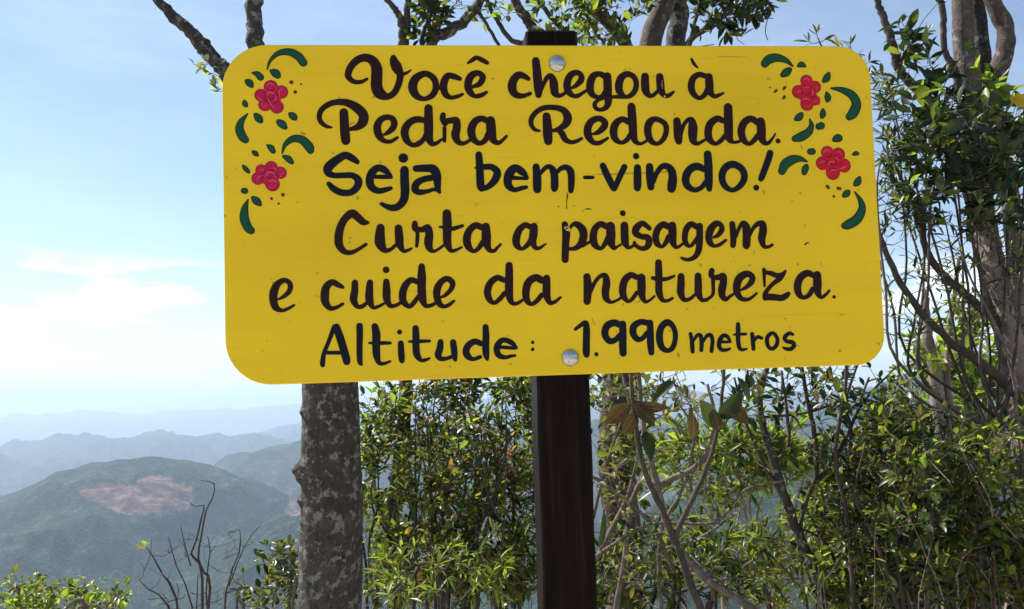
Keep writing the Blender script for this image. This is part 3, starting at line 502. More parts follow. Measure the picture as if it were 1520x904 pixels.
def flower(tile, c, lobes, arcs, rose='rose'):
    a = MB(); b_ = MB(); sh = MB(); l_ = MB()
    strokes(a, tile, ';'.join(f'{x},{y},{2*q+6}' for x, y, q in lobes)+f';{c[0]},{c[1]},{2*c[2]+6}', -.0004); o = a.build('painted_flower', MAT['rosedark'], board, False)
    strokes(b_, tile, f'{c[0]},{c[1]},{2*c[2]+3};'+';'.join(f'{x},{y},{2*q} {x+(c[0]-x)*.2:.1f},{y+(c[1]-y)*.2:.1f},{2*q}' for x, y, q in lobes), -.0008)
    for x, y, q in lobes:                           # darker brushed arc where each petal tucks under the heart
        th = math.atan2(c[1]-y, c[0]-x); d = math.hypot(c[0]-x, c[1]-y)*.42
        pts = [(x+math.cos(th)*d+math.cos(th+e)*0-math.sin(th)*k*q*.62, y+math.sin(th)*d+math.cos(th)*k*q*.62) for k, e in ((-1, 0), (-.5, 0), (0, 0), (.5, 0), (1, 0))]
        pts = [(p+math.cos(th)*-abs(k)**2*q*.42, w+math.sin(th)*-abs(k)**2*q*.42) for (p, w), k in zip(pts, (-1, -.5, 0, .5, 1))]
        strokes(sh, tile, ' '.join(f'{p:.1f},{w:.1f},{v}' for (p, w), v in zip(pts, (2, 4.5, 6, 4, 2))), -.0012)
    cx, cy, q = c; strokes(sh, tile, f'{cx-q*.30:.1f},{cy+q*.05:.1f},3 {cx-q*.05:.1f},{cy+q*.28:.1f},5 {cx+q*.28:.1f},{cy+q*.12:.1f},4 {cx+q*.22:.1f},{cy-q*.2:.1f},2', -.0012)
    sh.build('petal_shade', MAT['rosedark'], o, False); b_.build('petals', MAT[rose], o, False)
    strokes(l_, tile, arcs, -.0016); l_.build('petal_highlight', MAT['roselight'], o, False)
flower(FL, (218, 252, 42), [(216, 208, 29), (263, 231, 28), (172, 245, 27), (190, 287, 28), (243, 298, 28)], "197,205,3 215,193,6 234,205,3; 200,245,4 212,232,8 230,240,4; 258,252,3 252,230,6 268,216,3; 205,262,4 215,285,6 232,300,3; 160,250,3 165,262,5 180,268,3; 182,300,2 190,293,5 205,290,2; 235,250,3 238,262,5 230,270,3", 'rosepink')
flower(FL, (207, 605, 42), [(216, 567, 26), (257, 592, 26), (222, 643, 30), (157, 617, 27), (172, 580, 24)], "190,610,4 205,590,7 228,595,6 236,612,3; 205,632,3 225,626,7 243,634,3; 150,628,2 160,610,5 180,605,3; 222,570,3 235,575,4 240,588,2; 255,612,2 262,600,4 272,592,2; 165,585,2 175,578,4 185,582,2; 205,652,2 222,658,4 238,650,2", 'rosepink')
flower(FR, (263, 235, 42), [(262, 182, 25), (300, 208, 24), (226, 230, 27), (300, 268, 20), (263, 285, 27)], "240,270,3 258,262,7 278,268,3; 285,250,3 290,235,6 285,220,3; 215,240,2 225,228,5 240,225,2; 250,178,2 262,170,5 275,180,2; 300,205,2 308,212,4 304,225,2; 250,215,2 262,208,4 275,214,2; 255,295,2 268,298,4 278,290,2; 292,275,2 302,275,4 310,265,2")
flower(FR, (382, 548, 46), [(354, 502, 26), (403, 510, 27), (332, 550, 27), (428, 560, 28), (378, 592, 29)], "352,560,3 365,545,6 385,545,3; 335,505,2 345,492,6 362,490,2; 395,500,2 408,500,5 415,512,2; 408,575,2 422,572,6 440,562,2; 318,555,2 325,545,5 340,540,2; 365,590,2 378,580,6 395,585,2; 385,525,2 398,530,4 402,542,2")
# ------------------------------------------------------------------ leaves
def leaf_shape(w, curl, fold, tipx=0, peak=.5):
    ts = [0, .12, .32, .55, .78, 1.0]; V = []; F = []
    for t in ts:
        ww = w*.5*(math.sin(math.pi*t**(math.log(.5)/math.log(peak)))**.8 if 0 < t < 1 else 0)
        zc = -curl*t*t; xc = tipx*t*t; zf = fold*ww
        V += [(xc-ww, t, zc+zf), (xc, t, zc), (xc+ww, t, zc+zf)]
    for i in range(len(ts)-1):
        a = i*3; b = a+3
        if i == 0: F += [(a+1, b+1, b), (a+1, b+2, b+1)]
        elif i == len(ts)-2: F += [(a, a+1, b+1), (a+1, a+2, b+1)]
        else: F += [(a, a+1, b+1, b), (a+1, a+2, b+2, b+1)]
    keep = sorted({i for f in F for i in f}); mp = {k: i for i, k in enumerate(keep)}
    return np.array([V[k] for k in keep]), [tuple(mp[i] for i in f) for f in F]
SHAPES = {
    'ellip': [leaf_shape(.42, .14, .35, .05, .5), leaf_shape(.36, .32, .50, -.10, .46), leaf_shape(.47, -.10, .4, .12, .52), leaf_shape(.32, .45, .6, .16, .5), leaf_shape(.52, .22, .3, .0, .55)],
    'obov': [leaf_shape(.44, .10, .25, .03, .62), leaf_shape(.40, .22, .4, -.05, .64), leaf_shape(.48, -.06, .3, .06, .6)],
    'lance': [leaf_shape(.20, .18, .5, .08, .45), leaf_shape(.17, .34, .4, -.1, .42), leaf_shape(.22, .05, .5, .04, .48)],
    'broad': [leaf_shape(.56, .2, .35, .06, .5), leaf_shape(.50, .38, .5, -.1, .46)],
}
LEAFMESH = {}
def leaf_mesh(shape, i, mat):
    k = (shape, i, mat)
    if k not in LEAFMESH:
        v, f = SHAPES[shape][i]; LEAFMESH[k] = mesh('leaf', v, f, MAT[mat])
    return LEAFMESH[k]
def orient(d, up):
    d = d/(np.linalg.norm(d)+1e-9); x = np.cross(d, up); x /= np.linalg.norm(x)+1e-9; zz = np.cross(x, d)
    return np.column_stack([x, d, zz])
SIGN_BOX = (330, 66, 1310, 545)
NIND = 300
class Plant:
    def __init__(s, name, label, cat, base, group=None, twigmat='twig', seed=0):
        s.root = empty(name, Vector(base), label, cat, group); s.nodes = []; s.rad = []; s.tw = []; s.leaves = []; s.bare = []; s.tm = twigmat; s.rn = np.random.RandomState(seed); s.base = np.array(base)
    def limb(s, pts, rad, mat, name='branch', k=10, rough=.10, n=8, freq=22, bumps=()):
        c = catmull(np.array(pts, float), n); r = np.interp(np.linspace(0, 1, len(c)), np.linspace(0, 1, len(rad)), rad)
        c[1:-1] += s.rn.normal(0, 1, (len(c)-2, 3))*np.where(r[1:-1, None] < .03, .13, .0)*r[1:-1, None]
        def disp(q, ctr):
            d = fbm(q*freq, 3, 4)*rough*2
            for bp, br, ba in bumps: d = d+ba*np.exp(-(np.linalg.norm(q-bp, axis=1)/br)**2)
            return d
        v, f = tube(c, r, k, True, disp); o = obj(name, v, f, MAT[mat], s.root)
        for i in range(0, len(c), 2): s.nodes.append(c[i]); s.rad.append(r[i])
        return o
    def twig(s, a, b, r0, r1, wig=.12, droop=0.0):
        L_ = np.linalg.norm(b-a); n = max(4, int(L_/.05)); t = np.linspace(0, 1, n)[:, None]
        side = s.rn.normal(0, 1, 3)*L_*wig; side[2] = abs(side[2])*(-.4)+droop*L_*-.2
        c = a+(b-a)*t+side*np.sin(math.pi*t)*.9+np.cumsum(s.rn.normal(0, 1, (n, 3)), 0)*L_*.010*np.sin(math.pi*t)
        r = r0+(r1-r0)*t[:, 0]; s.tw.append((c, r)); return c
    def path(s, a, b, wig):
        L_ = np.linalg.norm(b-a); n = max(5, int(L_/.04)); t = np.linspace(0, 1, n)[:, None]; side = s.rn.normal(0, 1, 3)*L_*wig
        return a+(b-a)*t+side*np.sin(math.pi*t)+np.cumsum(s.rn.normal(0, 1, (n, 3)), 0)*L_*.012
    def reach(s, target, r1=.0012, wig=.12, maxlen=1.0, rmax=.010):
        nod = np.array(s.nodes); d = np.linalg.norm(nod-target, axis=1)
        cost = d+.6*np.maximum(0, nod[:, 2]-target[2])+.15*np.abs(d-.25); i = int(np.argmin(cost)); a = nod[i]
        r0 = min(s.rad[i]*.62, rmax, .0015+.008*d[i]); r0 = max(r0, r1*1.2)
        c = s.twig(a, target, r0, r1, wig)
        for k in range(2, len(c), 2): s.nodes.append(c[k]); s.rad.append(r0+(r1-r0)*k/len(c))
        return c
    def leaf(s, p, d, up, L_, shape, mat):
        s.leaves.append((p, orient(d, up), L_*(.5+.85*s.rn.rand()**1.3), shape, s.rn.randint(len(SHAPES[shape])), mat))
    def dress(s, c, n, L_, shape, mat, frac=.55, whorl=4, spread=.9, mats=None, upb=.35):
        """leaves along the outer part of a twig plus a whorl at its tip"""
        N_ = len(c); t = np.gradient(c, axis=0)
        for j in range(n+whorl):
            m = mat
            if mats and s.rn.rand() < mats[1]: m = mats[0][s.rn.randint(len(mats[0]))]
            if j < n: f = 1-frac*s.rn.rand()**1.2
            else: f = 1.0
            k = min(N_-1, int(f*(N_-1))); tg = t[k]/(np.linalg.norm(t[k])+1e-9)
            rv = s.rn.normal(0, 1, 3); rv -= tg*(rv @ tg); rv /= np.linalg.norm(rv)+1e-9
            d = tg*(.55 if j < n else .75)+rv*spread+np.array([0, 0, upb-.25])
            up = np.array([0, 0, 1.])+s.rn.normal(0, .45, 3)
            s.leaf(c[k]+rv*.001, d, up, L_, shape, m)
    def fill(s, regs, n_leaf, L_, shape, mat, frac=.6, whorl=4, side=2, mats=None, r1=.0011, wig=.12, upb=.35, tipl=.12, rmax=.010):
        tg = []
        for (cx, cy, rx, ry, d, dd, n) in regs:
            for _ in range(n):
                while 1:
                    a, b, c_ = s.rn.uniform(-1, 1, 3)
                    if a*a+b*b+c_*c_ < 1: break
                tg.append(P(cx+a*rx, cy+b*ry, d+c_*dd))
        nod = np.array(s.nodes); tg.sort(key=lambda q: np.min(np.linalg.norm(nod-q, axis=1)))
        for q in tg:
            c = s.reach(q, r1, wig, rmax=rmax); s.dress(c, n_leaf, L_, shape, mat, frac, whorl, mats=mats, upb=upb)
            for _ in range(side):                    # short side shoots
                k = s.rn.randint(len(c)//3, len(c)-1); rv = s.rn.normal(0, 1, 3); rv[2] = abs(rv[2])*.8+.3; rv /= np.linalg.norm(rv)
                e = c[k]+rv*tipl*(.5+s.rn.rand()); c2 = s.twig(c[k], e, r1*1.3, r1*.8, .08); s.dress(c2, max(1, n_leaf//2), L_*.9, shape, mat, .8, whorl, mats=mats, upb=upb)
    def finish(s, nstem=0):
        # longest twigs as separate branches, the rest joined
        tw = s.tw; big = sorted(range(len(tw)), key=lambda i: -tw[i][1][0]*np.linalg.norm(tw[i][0][-1]-tw[i][0][0]))[:nstem]; bs = set(big)
        for i in big: v, f = tube(*tw[i], 6); obj('branch', v, f, MAT[s.tm], s.root)
        mb = MB()
        for i, (c, r) in enumerate(tw):
            if i in bs: continue
            v, f = tube(c, r, 4 if r[0] < .003 else 5, False); mb.add(v, f)
        if mb.n: tag(mb.build('twigs', MAT[s.tm], s.root), kind='stuff')
        mb = MB()
        for c, r in s.bare:
            v, f = tube(c, np.linspace(r[0], r[1], len(c)), 4, False); mb.add(v, f)
        if mb.n: tag(mb.build('bare_twigs', MAT['twig_grey'], s.root), kind='stuff')
        ind = []; rest = []
        for l in s.leaves:
            p, M3, L_, sh, i, m = l; x, y, d = proj(p+M3[:, 1]*L_*.5); sz = L_*FPX/max(d, .1)
            vis = -10 < x < 1530 and -10 < y < 914 and not (SIGN_BOX[0] < x < SIGN_BOX[2] and SIGN_BOX[1] < y < SIGN_BOX[3]) and d > .3
            (ind if vis and sz >= 9.5 else rest).append((sz, l))
        ind.sort(key=lambda q: -q[0]); rest += ind[NIND:]; ind = ind[:NIND]
        for sz, (p, M3, L_, sh, i, m) in ind:
            o = link(bpy.data.objects.new('leaf', leaf_mesh(sh, i, m))); o.parent = s.root
            q = p-s.base; A = M3*L_
            o.matrix_basis = Matrix(((A[0, 0], A[0, 1], A[0, 2], q[0]), (A[1, 0], A[1, 1], A[1, 2], q[1]), (A[2, 0], A[2, 1], A[2, 2], q[2]), (0, 0, 0, 1)))
        bym = {}
        for sz, l in rest: bym.setdefault(l[5], []).append(l)
        if bym:
            V = []; F = []; MI = []; n = 0; ms = list(bym)
            for mi, m in enumerate(ms):
                for (p, M3, L_, sh, i, _) in bym[m]:
                    v, f = SHAPES[sh][i]; V.append(v @ (M3*L_).T+p); F += [tuple(k+n for k in q) for q in f]; MI += [mi]*len(f); n += len(v)
            o = obj('foliage', np.vstack(V), F, MAT[ms[0]], s.root); tag(o, kind='stuff')
            for m in ms[1:]: o.data.materials.append(MAT[m])
            o.data.polygons.foreach_set('material_index', MI)
        return s.root
def root_at(px, d, dy=0):                       # ground point below a place seen at column px, d metres off
    p = P(px, 700, d); return (p[0], p[1]+dy, float(gz(p[0], p[1]+dy)))
# ------------------------------------------------------------------ trees and shrubs
GL = None
def PP(*a): return [P(*q) for q in a]
# the lichened trunk left of the post; it forks behind the board and its two limbs come out above
b0 = root_at(491, 2.8)
t = Plant('leaning_tree', 'thick grey lichened tree trunk left of the post, forking behind the board', 'tree', b0, seed=1)
bm_ = [(P(446, 697, 2.76), .024, .34), (P(446, 712, 2.76), .012, .15), (P(452, 742, 2.77), .016, .24), (P(450, 612, 2.76), .014, .08), (P(531, 640, 2.76), .02, .12), (P(470, 880, 2.70), .02, .15)]
_r = np.random.RandomState(4); bm_ += [(P(_r.uniform(446, 462), _r.uniform(575, 900), 2.75), _r.uniform(.006, .012), _r.uniform(.02, .06)) for _ in range(60)]
bm_ += [(P(_r.uniform(465, 530), _r.uniform(575, 900), 2.70), _r.uniform(.006, .016), _r.uniform(-.08, .09)) for _ in range(70)]
t.limb([np.array(b0)-[0, 0, .15], (b0[0]-.02, b0[1], b0[2]+.35), P(489, 904, 2.8), P(491, 820, 2.8), P(493, 740, 2.8), P(491, 660, 2.8), P(490, 572, 2.8), P(478, 450, 2.8), P(455, 350, 2.8)],
       [.15, .12, .105, .104, .101, .096, .092, .075, .060], 'bark_grey', 'trunk', 72, .018, 26, 60, bm_)
t.limb(PP((462, 385, 2.8), (425, 250, 2.8), (392, 130, 2.78), (379, 60, 2.75), (378, 0, 2.75), (372, -120, 2.7)), [.05, .042, .032, .027, .026, .022], 'bark_grey', 'branch', 14, .10, 8)
t.limb(PP((440, 330, 2.8), (385, 190, 2.85), (336, 108, 2.85), (318, 88, 2.85), (300, 68, 2.85), (280, 44, 2.85), (262, 30, 2.85), (236, 2, 2.85), (205, -40, 2.85)), [.042, .034, .030, .022, .025, .020, .020, .016, .014], 'bark_grey', 'branch', 12, .14, 6, 30)
for q in ((305, 92), (322, 118), (312, 108), (326, 136), (298, 98), (330, 100), (288, 96), (320, 128)):
    c = t.reach(P(q[0], q[1], 2.84), .001); t.dress(c, 2, .034, 'obov', 'leaf_grey', .4, 3, mats=(['leaf_olive'], .5))
t.finish()
# slender tree whose stems pass behind the left half of the board
b0 = root_at(600, 4.4)
t = Plant('slender_tree', 'slender dark tree whose forked stems rise above the board left of the post', 'tree', b0, seed=2)
t.limb([np.array(b0)-[0, 0, .1], P(585, 860, 4.4), P(583, 760, 4.4), P(600, 620, 4.4), P(605, 400, 4.4), P(596, 250, 4.4)], [.05, .040, .036, .034, .032, .03], 'twig', 'trunk', 12, .1)
t.limb(PP((600, 300, 4.4), (597, 120, 4.4), (598, 50, 4.4), (592, 22, 4.4), (575, 0, 4.4), (560, -30, 4.4)), [.028, .026, .024, .018, .014, .010], 'twig', 'branch', 10)
t.limb(PP((599, 90, 4.4), (604, 40, 4.4), (606, 0, 4.4), (612, -40, 4.4)), [.022, .020, .018, .014], 'twig', 'branch', 10)
t.limb(PP((604, 420, 4.4), (610, 200, 4.4), (640, 66, 4.4), (662, 50, 4.4), (688, 32, 4.4), (708, 8, 4.4), (722, -25, 4.4)), [.030, .029, .027, .029, .027, .025, .022], 'bark_grey', 'branch', 14)
t.limb(PP((640, 110, 4.4), (626, 62, 4.4), (640, 20, 4.4), (650, -20, 4.4)), [.016, .013, .010, .008], 'twig', 'branch', 8)
t.limb(PP((705, 10, 4.4), (722, 35, 4.4), (742, 70, 4.4)), [.012, .009, .008], 'twig', 'branch', 8)
t.fill([(636, 14, 24, 22, 4.35, .1, 14), (650, 40, 16, 16, 4.35, .1, 6), (620, 45, 10, 14, 4.35, .1, 4), (700, -30, 50, 20, 4.4, .2, 10)], 3, .062, 'ellip', 'leaf_dark', .5, 3, 1, (['leaf_mid'], .25))
t.finish(4)
# tall tree right behind the post
b0 = root_at(925, 4.7)
t = Plant('reddish_tree', 'tall reddish tree behind the board whose trunks show right of the post top', 'tree', b0, seed=3)
t.limb([np.array(b0)-[0, 0, .1], P(930, 900, 4.7), P(925, 800, 4.7), P(915, 680, 4.7), P(921, 570, 4.7), P(935, 400, 4.7), P(955, 200, 4.7), P(966, 66, 4.7), P(976, 30, 4.7), P(988, 0, 4.7), P(1010, -90, 4.7)], [.14, .11, .105, .10, .10, .09, .075, .062, .060, .056, .05], 'bark_red', 'trunk', 24, .07, 8, 20)
t.limb(PP((935, 400, 4.7), (975, 250, 4.75), (1000, 120, 4.8), (1003, 60, 4.8), (1008, 25, 4.8), (1002, 0, 4.8), (985, -60, 4.8)), [.08, .07, .060, .056, .055, .056, .04], 'bark_grey', 'branch', 18, .08)
t.limb(PP((960, 170, 4.6), (930, 70, 4.5), (905, 35, 4.5), (890, 15, 4.5), (905, -20, 4.5)), [.04, .034, .034, .030, .022], 'bark_grey', 'branch', 12)
t.limb(PP((940, 330, 4.6), (850, 160, 4.5), (800, 60, 4.5), (783, 30, 4.5), (765, 0, 4.5), (750, -40, 4.5)), [.045, .036, .028, .026, .024, .02], 'bark_grey', 'branch', 12)
t.limb(PP((800, 70, 4.5), (760, 60, 4.5), (738, 30, 4.5), (722, 0, 4.5), (715, -30, 4.5)), [.02, .014, .012, .012, .01], 'twig', 'branch', 8)
t.limb(PP((830, 110, 4.5), (845, 60, 4.5), (818, 25, 4.5), (795, -5, 4.5)), [.02, .016, .013, .010], 'twig', 'branch', 8)
t.limb(PP((990, 140, 4.6), (1020, 66, 4.4), (1048, 42, 4.3), (1075, 18, 4.3), (1100, -10, 4.3)), [.03, .018, .016, .015, .012], 'twig', 'branch', 8)
t.limb(PP((1010, 120, 4.5), (1025, 60, 4.3), (1032, 30, 4.3), (1042, -10, 4.3)), [.02, .012, .010, .009], 'twig', 'branch', 8)
t.fill([(870, 46, 70, 20, 4.4, .3, 28), (900, 5, 80, 24, 4.4, .3, 22), (700, 20, 60, 30, 4.4, .2, 6), (940, 40, 20, 25, 4.4, .2, 5), (830, 10, 60, 24, 4.4, .3, 9)], 2, .060, 'ellip', 'leaf_mid', .5, 3, 1, (['leaf_dark', 'leaf_bright'], .5))
t.fill([(925, 690, 42, 100, 4.45, .12, 30), (905, 600, 30, 40, 4.4, .1, 8)], 4, .055, 'ellip', 'leaf_mid', .6, 3, 1, (['leaf_dark', 'leaf_olive', 'leaf_bright'], .5))
t.fill([(1090, 20, 50, 24, 4.3, .2, 18), (1060, 0, 34, 20, 4.3, .2, 8), (1125, 12, 22, 14, 4.3, .2, 5), (1070, 50, 50, 12, 4.3, .2, 4), (1000, -60, 150, 40, 4.4, .3, 20)], 3, .070, 'ellip', 'leaf_dark', .5, 3, 1, (['leaf_mid'], .2))
for q in ((1148, 27), (1140, 60), (770, 62), (1105, 66), (1060, 66)): t.reach(P(q[0], q[1], 4.3), .002)
t.finish(6)
# shrubs between the lichened trunk and the post
MIX = (['leaf_olive', 'leaf_bright', 'leaf_dark'], .55)
def shrub(name, label, group, px, d, spread, n, top, seed, regs, nl, L_, shape, mat, mats, tm='twig', stemr=.011, side=2, wig=.10, lean=40, whorl=4, r1=.0012, ns=14, tipl=.12, base_dy=0.0):
    b = root_at(px, d, base_dy); s = Plant(name, label, 'shrub', b, group, tm, seed); rn = s.rn
    for i in range(n):
        a = np.array(b)+[rn.uniform(-.16, .16), rn.uniform(-.12, .12), -.03]
        tx = px+spread*((i+.5)/n*2-1)+rn.uniform(-12, 12); ty = top+rn.uniform(0, 90); dd = d+rn.uniform(-.3, .3)
        m1 = P(px+(tx-px)*.75+rn.uniform(-lean, lean), 904-(904-ty)*.25, dd); m2 = P(px+(tx-px)*.95+rn.uniform(-lean*.5, lean*.5), 904-(904-ty)*.65, dd)
        s.limb([a, m1, m2, P(tx, ty, dd)], [stemr*(1+.5*rn.rand()), stemr*.8, stemr*.5, stemr*.25], tm, 'stem', 6, .12, 5)
    s.fill(regs, nl, L_, shape, mat, .7, whorl, side, mats, r1, wig, tipl=tipl)
    for (cx, cy, rx, ry, dd_, e_, n_) in regs:
        for _ in range(n_//6):
            q = P(cx+rn.uniform(-1, 1)*rx, cy+rn.uniform(-1, 1)*ry, dd_-e_*rn.uniform(0, 1)); a = q+rn.normal(0, 1, 3)*[.10, .10, .06]-[0, 0, rn.uniform(.1, .4)]
            s.bare.append((s.path(a, q, .14), (.0022*(.6+.8*rn.rand()), .0008)))
    s.finish(ns); return s
G1 = 'leafy shrubs crowded between the lichened trunk and the post'
shrub('leafy_shrub', 'leafy shrub beside the lichened trunk, open on its left with mountains showing through', G1, 585, 4.3, 60, 9, 580, 11,
      [(590, 720, 62, 140, 4.3, .5, 105), (560, 640, 28, 60, 4.2, .3, 14), (590, 860, 60, 45, 4.2, .4, 50), (600, 590, 50, 30, 4.3, .3, 16)], 6, .047, 'ellip', 'leaf_mid', MIX)
shrub('leafy_shrub', 'dense many-stemmed shrub midway between lichened trunk and post, with orange withered clusters', G1, 680, 4.1, 65, 11, 560, 12,
      [(675, 720, 62, 160, 4.1, .5, 135), (680, 860, 70, 50, 4.0, .4, 64), (690, 580, 55, 30, 4.2, .3, 22)], 6, .047, 'ellip', 'leaf_mid', (['leaf_olive', 'leaf_bright', 'leaf_dark', 'leaf_mid', 'leaf_dark', 'leaf_olive', 'leaf_mid', 'leaf_bright', 'leaf_orange'], .6))
shrub('leafy_shrub', 'leafy shrub right against the left side of the dark post', G1, 765, 4.5, 40, 8, 560, 13,
      [(765, 720, 42, 160, 4.4, .4, 105), (765, 860, 50, 50, 4.4, .4, 50), (760, 580, 40, 26, 4.4, .3, 18)], 6, .048, 'ellip', 'leaf_mid', MIX)
shrub('rosette_shrub', 'low bright green shrub with leaf rosettes left of the post foot', None, 650, 3.4, 60, 6, 800, 14,
      [(655, 860, 90, 45, 3.4, .3, 16), (600, 880, 50, 26, 3.4, .3, 12), (740, 870, 40, 36, 3.5, .3, 12)], 2, .060, 'lance', 'leaf_bright', (['leaf_mid'], .55), side=1, whorl=7)
s = Plant('withered_flower_stalk', 'tall thin stalk with orange withered flower clusters left of the post', 'plant', root_at(745, 3.9), seed=77)
s.limb([s.base, P(735, 900, 3.9), P(748, 780, 3.9), P(752, 668, 3.9)], [.008, .006, .004, .003], 'twig_grey', 'stem', 6)
s.fill([(752, 672, 16, 6, 3.9, .06, 4), (758, 694, 12, 5, 3.9, .06, 4)], 3, .024, 'broad', 'leaf_orange', .4, 5, 1, None, .0008)
s.finish()
# right of the post
G2 = 'shrubs right of the post below the board'
s = Plant('grey_limbed_shrub', 'sprawling shrub of bare grey crossing limbs just right of the post', 'shrub', root_at(1000, 2.9), None, 'twig_grey', 21)
for pts, rr in [
    ([(1180, 980, 2.9), (1110, 900, 2.9), (1033, 846, 2.9), (989, 773, 2.9), (977, 721, 2.9), (957, 645, 2.9), (948, 560, 2.9), (940, 500, 2.9)], (.020, .018, .016, .014, .012, .010, .008)),
    ([(905, 960, 3.0), (925, 840, 3.0), (945, 725, 3.0), (981, 717, 2.95), (1033, 693, 2.9), (1053, 661, 2.9), (1061, 620, 2.9), (1050, 570, 2.9)], (.014, .012, .012, .014, .013, .011, .009, .006)),
    ([(870, 860, 3.1), (900, 800, 3.1), (932, 735, 3.1), (948, 660, 3.1), (940, 620, 3.1), (925, 560, 3.1)], (.014, .013, .010, .008, .008, .006)),
    ([(880, 770, 3.2), (900, 690, 3.2), (925, 620, 3.2), (950, 560, 3.2)], (.009, .008, .007, .006)),
    ([(880, 830, 3.0), (960, 780, 3.0), (1060, 775, 3.0), (1105, 728, 3.0), (1160, 715, 3.0)], (.010, .007, .007, .006, .004)),
    ([(985, 815, 3.1), (1035, 800, 3.1), (1090, 765, 3.1)], (.008, .007, .005)),
    ([(870, 700, 3.0), (960, 770, 3.0), (1000, 850, 3.0)], (.007, .009, .010)),
    ([(985, 950, 3.0), (978, 840, 3.0), (985, 780, 3.0), (1015, 720, 3.0), (1030, 640, 3.0), (1000, 590, 3.0)], (.011, .010, .008, .007, .005, .004))]:
    s.limb([P(*q) for q in pts], [q*.78 for q in rr], 'twig_grey', 'branch', 9, .16, 5, 40)
s.limb([s.base, P(1180, 980, 2.9)], [.03, .02], 'twig_grey', 'stem', 9)
s.limb([s.base, P(905, 960, 3.0)], [.02, .014], 'twig_grey', 'stem', 9)
s.limb([s.base, P(985, 950, 3.0)], [.02, .011], 'twig_grey', 'stem', 9)
for _ in range(60): s.reach(P(s.rn.uniform(885, 1120), s.rn.uniform(550, 860), 3.0+s.rn.uniform(-.25, .25)), .0008, .2, rmax=.003)
s.fill([(930, 590, 50, 50, 3.0, .3, 26), (1000, 600, 60, 40, 3.0, .3, 20), (930, 720, 45, 80, 3.0, .3, 18), (1060, 720, 60, 80, 3.0, .3, 16), (1000, 830, 90, 60, 3.0, .3, 20), (940, 860, 50, 60, 3.0, .2, 12)], 1, .045, 'ellip', 'leaf_olive', .5, 1, 1, (['leaf_dark', 'leaf_mid'], .5), .0014, .2)
s.finish(12)
s = Plant('large_leaved_plant', 'near twigs carrying large dark brownish leaves just below the board right of the post', 'plant', root_at(1010, 2.2), None, 'twig', 22)
for pts, rr in [([(1060, 960, 2.2), (1000, 800, 2.2), (955, 690, 2.2), (940, 600, 2.2), (935, 520, 2.2)], (.012, .009, .007, .006, .004)), ([(1000, 800, 2.2), (1050, 690, 2.2), (1068, 620, 2.2), (1075, 540, 2.2)], (.008, .006, .005, .004))]:
    s.limb([P(*q) for q in pts], rr, 'twig', 'branch', 8)
s.limb([s.base, P(1060, 960, 2.2)], [.016, .012], 'twig', 'stem', 8)
for (x, y, x2, y2, L_, sh, m) in [(935, 600, 890, 640, .085, 'broad', 'leaf_brown'), (938, 596, 985, 634, .085, 'broad', 'leaf_brown'), (945, 612, 920, 660, .07, 'broad', 'leaf_brown'), (958, 640, 965, 678, .075, 'broad', 'leaf_dark'), (940, 602, 1000, 612, .09, 'ellip', 'leaf_brown'),
                                (1060, 632, 1040, 592, .085, 'broad', 'leaf_dark'), (1066, 620, 1105, 592, .095, 'broad', 'leaf_dark'), (1068, 640, 1058, 600, .07, 'broad', 'leaf_brown'), (1080, 600, 1112, 625, .075, 'broad', 'leaf_brown'), (1030, 650, 1030, 600, .08, 'ellip', 'leaf_brown'),
                                (890, 812, 912, 742, .10, 'lance', 'leaf_dark'), (1000, 566, 960, 590, .08, 'ellip', 'leaf_dark'), (1095, 560, 1120, 600, .07, 'ellip', 'leaf_dark')]:
    a, b = P(x, y, 2.2), P(x2, y2, 2.15); s.twig(P(x+6, y+8, 2.2), a, .0025, .002)
    s.leaves.append((a, orient(b-a, np.array([.1, -.9, .35])+s.rn.normal(0, .2, 3)), L_, sh, s.rn.randint(2), m))
s.finish()
shrub('lance_leaved_shrub', 'bright yellow-green shrub of long narrow leaves beyond the crossing grey limbs', G2, 1090, 6.6, 90, 9, 640, 31,
      [(1090, 672, 105, 34, 6.6, .5, 70), (1010, 690, 60, 40, 6.6, .4, 26), (1170, 690, 60, 40, 6.6, .4, 30), (1080, 730, 60, 30, 6.5, .4, 14)], 2, .135, 'lance', 'leaf_bright', (['leaf_mid', 'leaf_olive'], .35), 'bark_pale', .018, 1, whorl=9, tipl=.2, ns=8)
shrub('lance_leaved_shrub', 'rosette-leaved shrub at the bottom right of the post foot', G2, 990, 3.9, 110, 10, 790, 32,
      [(960, 850, 80, 60, 3.9, .4, 44), (1070, 850, 80, 60, 3.9, .4, 44), (900, 860, 30, 50, 3.8, .3, 12), (1010, 800, 60, 26, 4.0, .3, 14)], 3, .082, 'lance', 'leaf_mid', (['leaf_bright', 'leaf_dark'], .5), 'twig', .010, 1, whorl=7, tipl=.14)
shrub('lance_leaved_shrub', 'olive narrow-leaved shrub between the grey limbs and the dense dark bush', G2, 1170, 4.6, 60, 7, 780, 33,
      [(1150, 850, 60, 60, 4.6, .3, 34), (1180, 790, 50, 30, 4.6, .3, 14)], 3, .085, 'lance', 'leaf_olive', (['leaf_bright', 'leaf_mid'], .5), 'twig_red', .010, 1, whorl=7, tipl=.16)
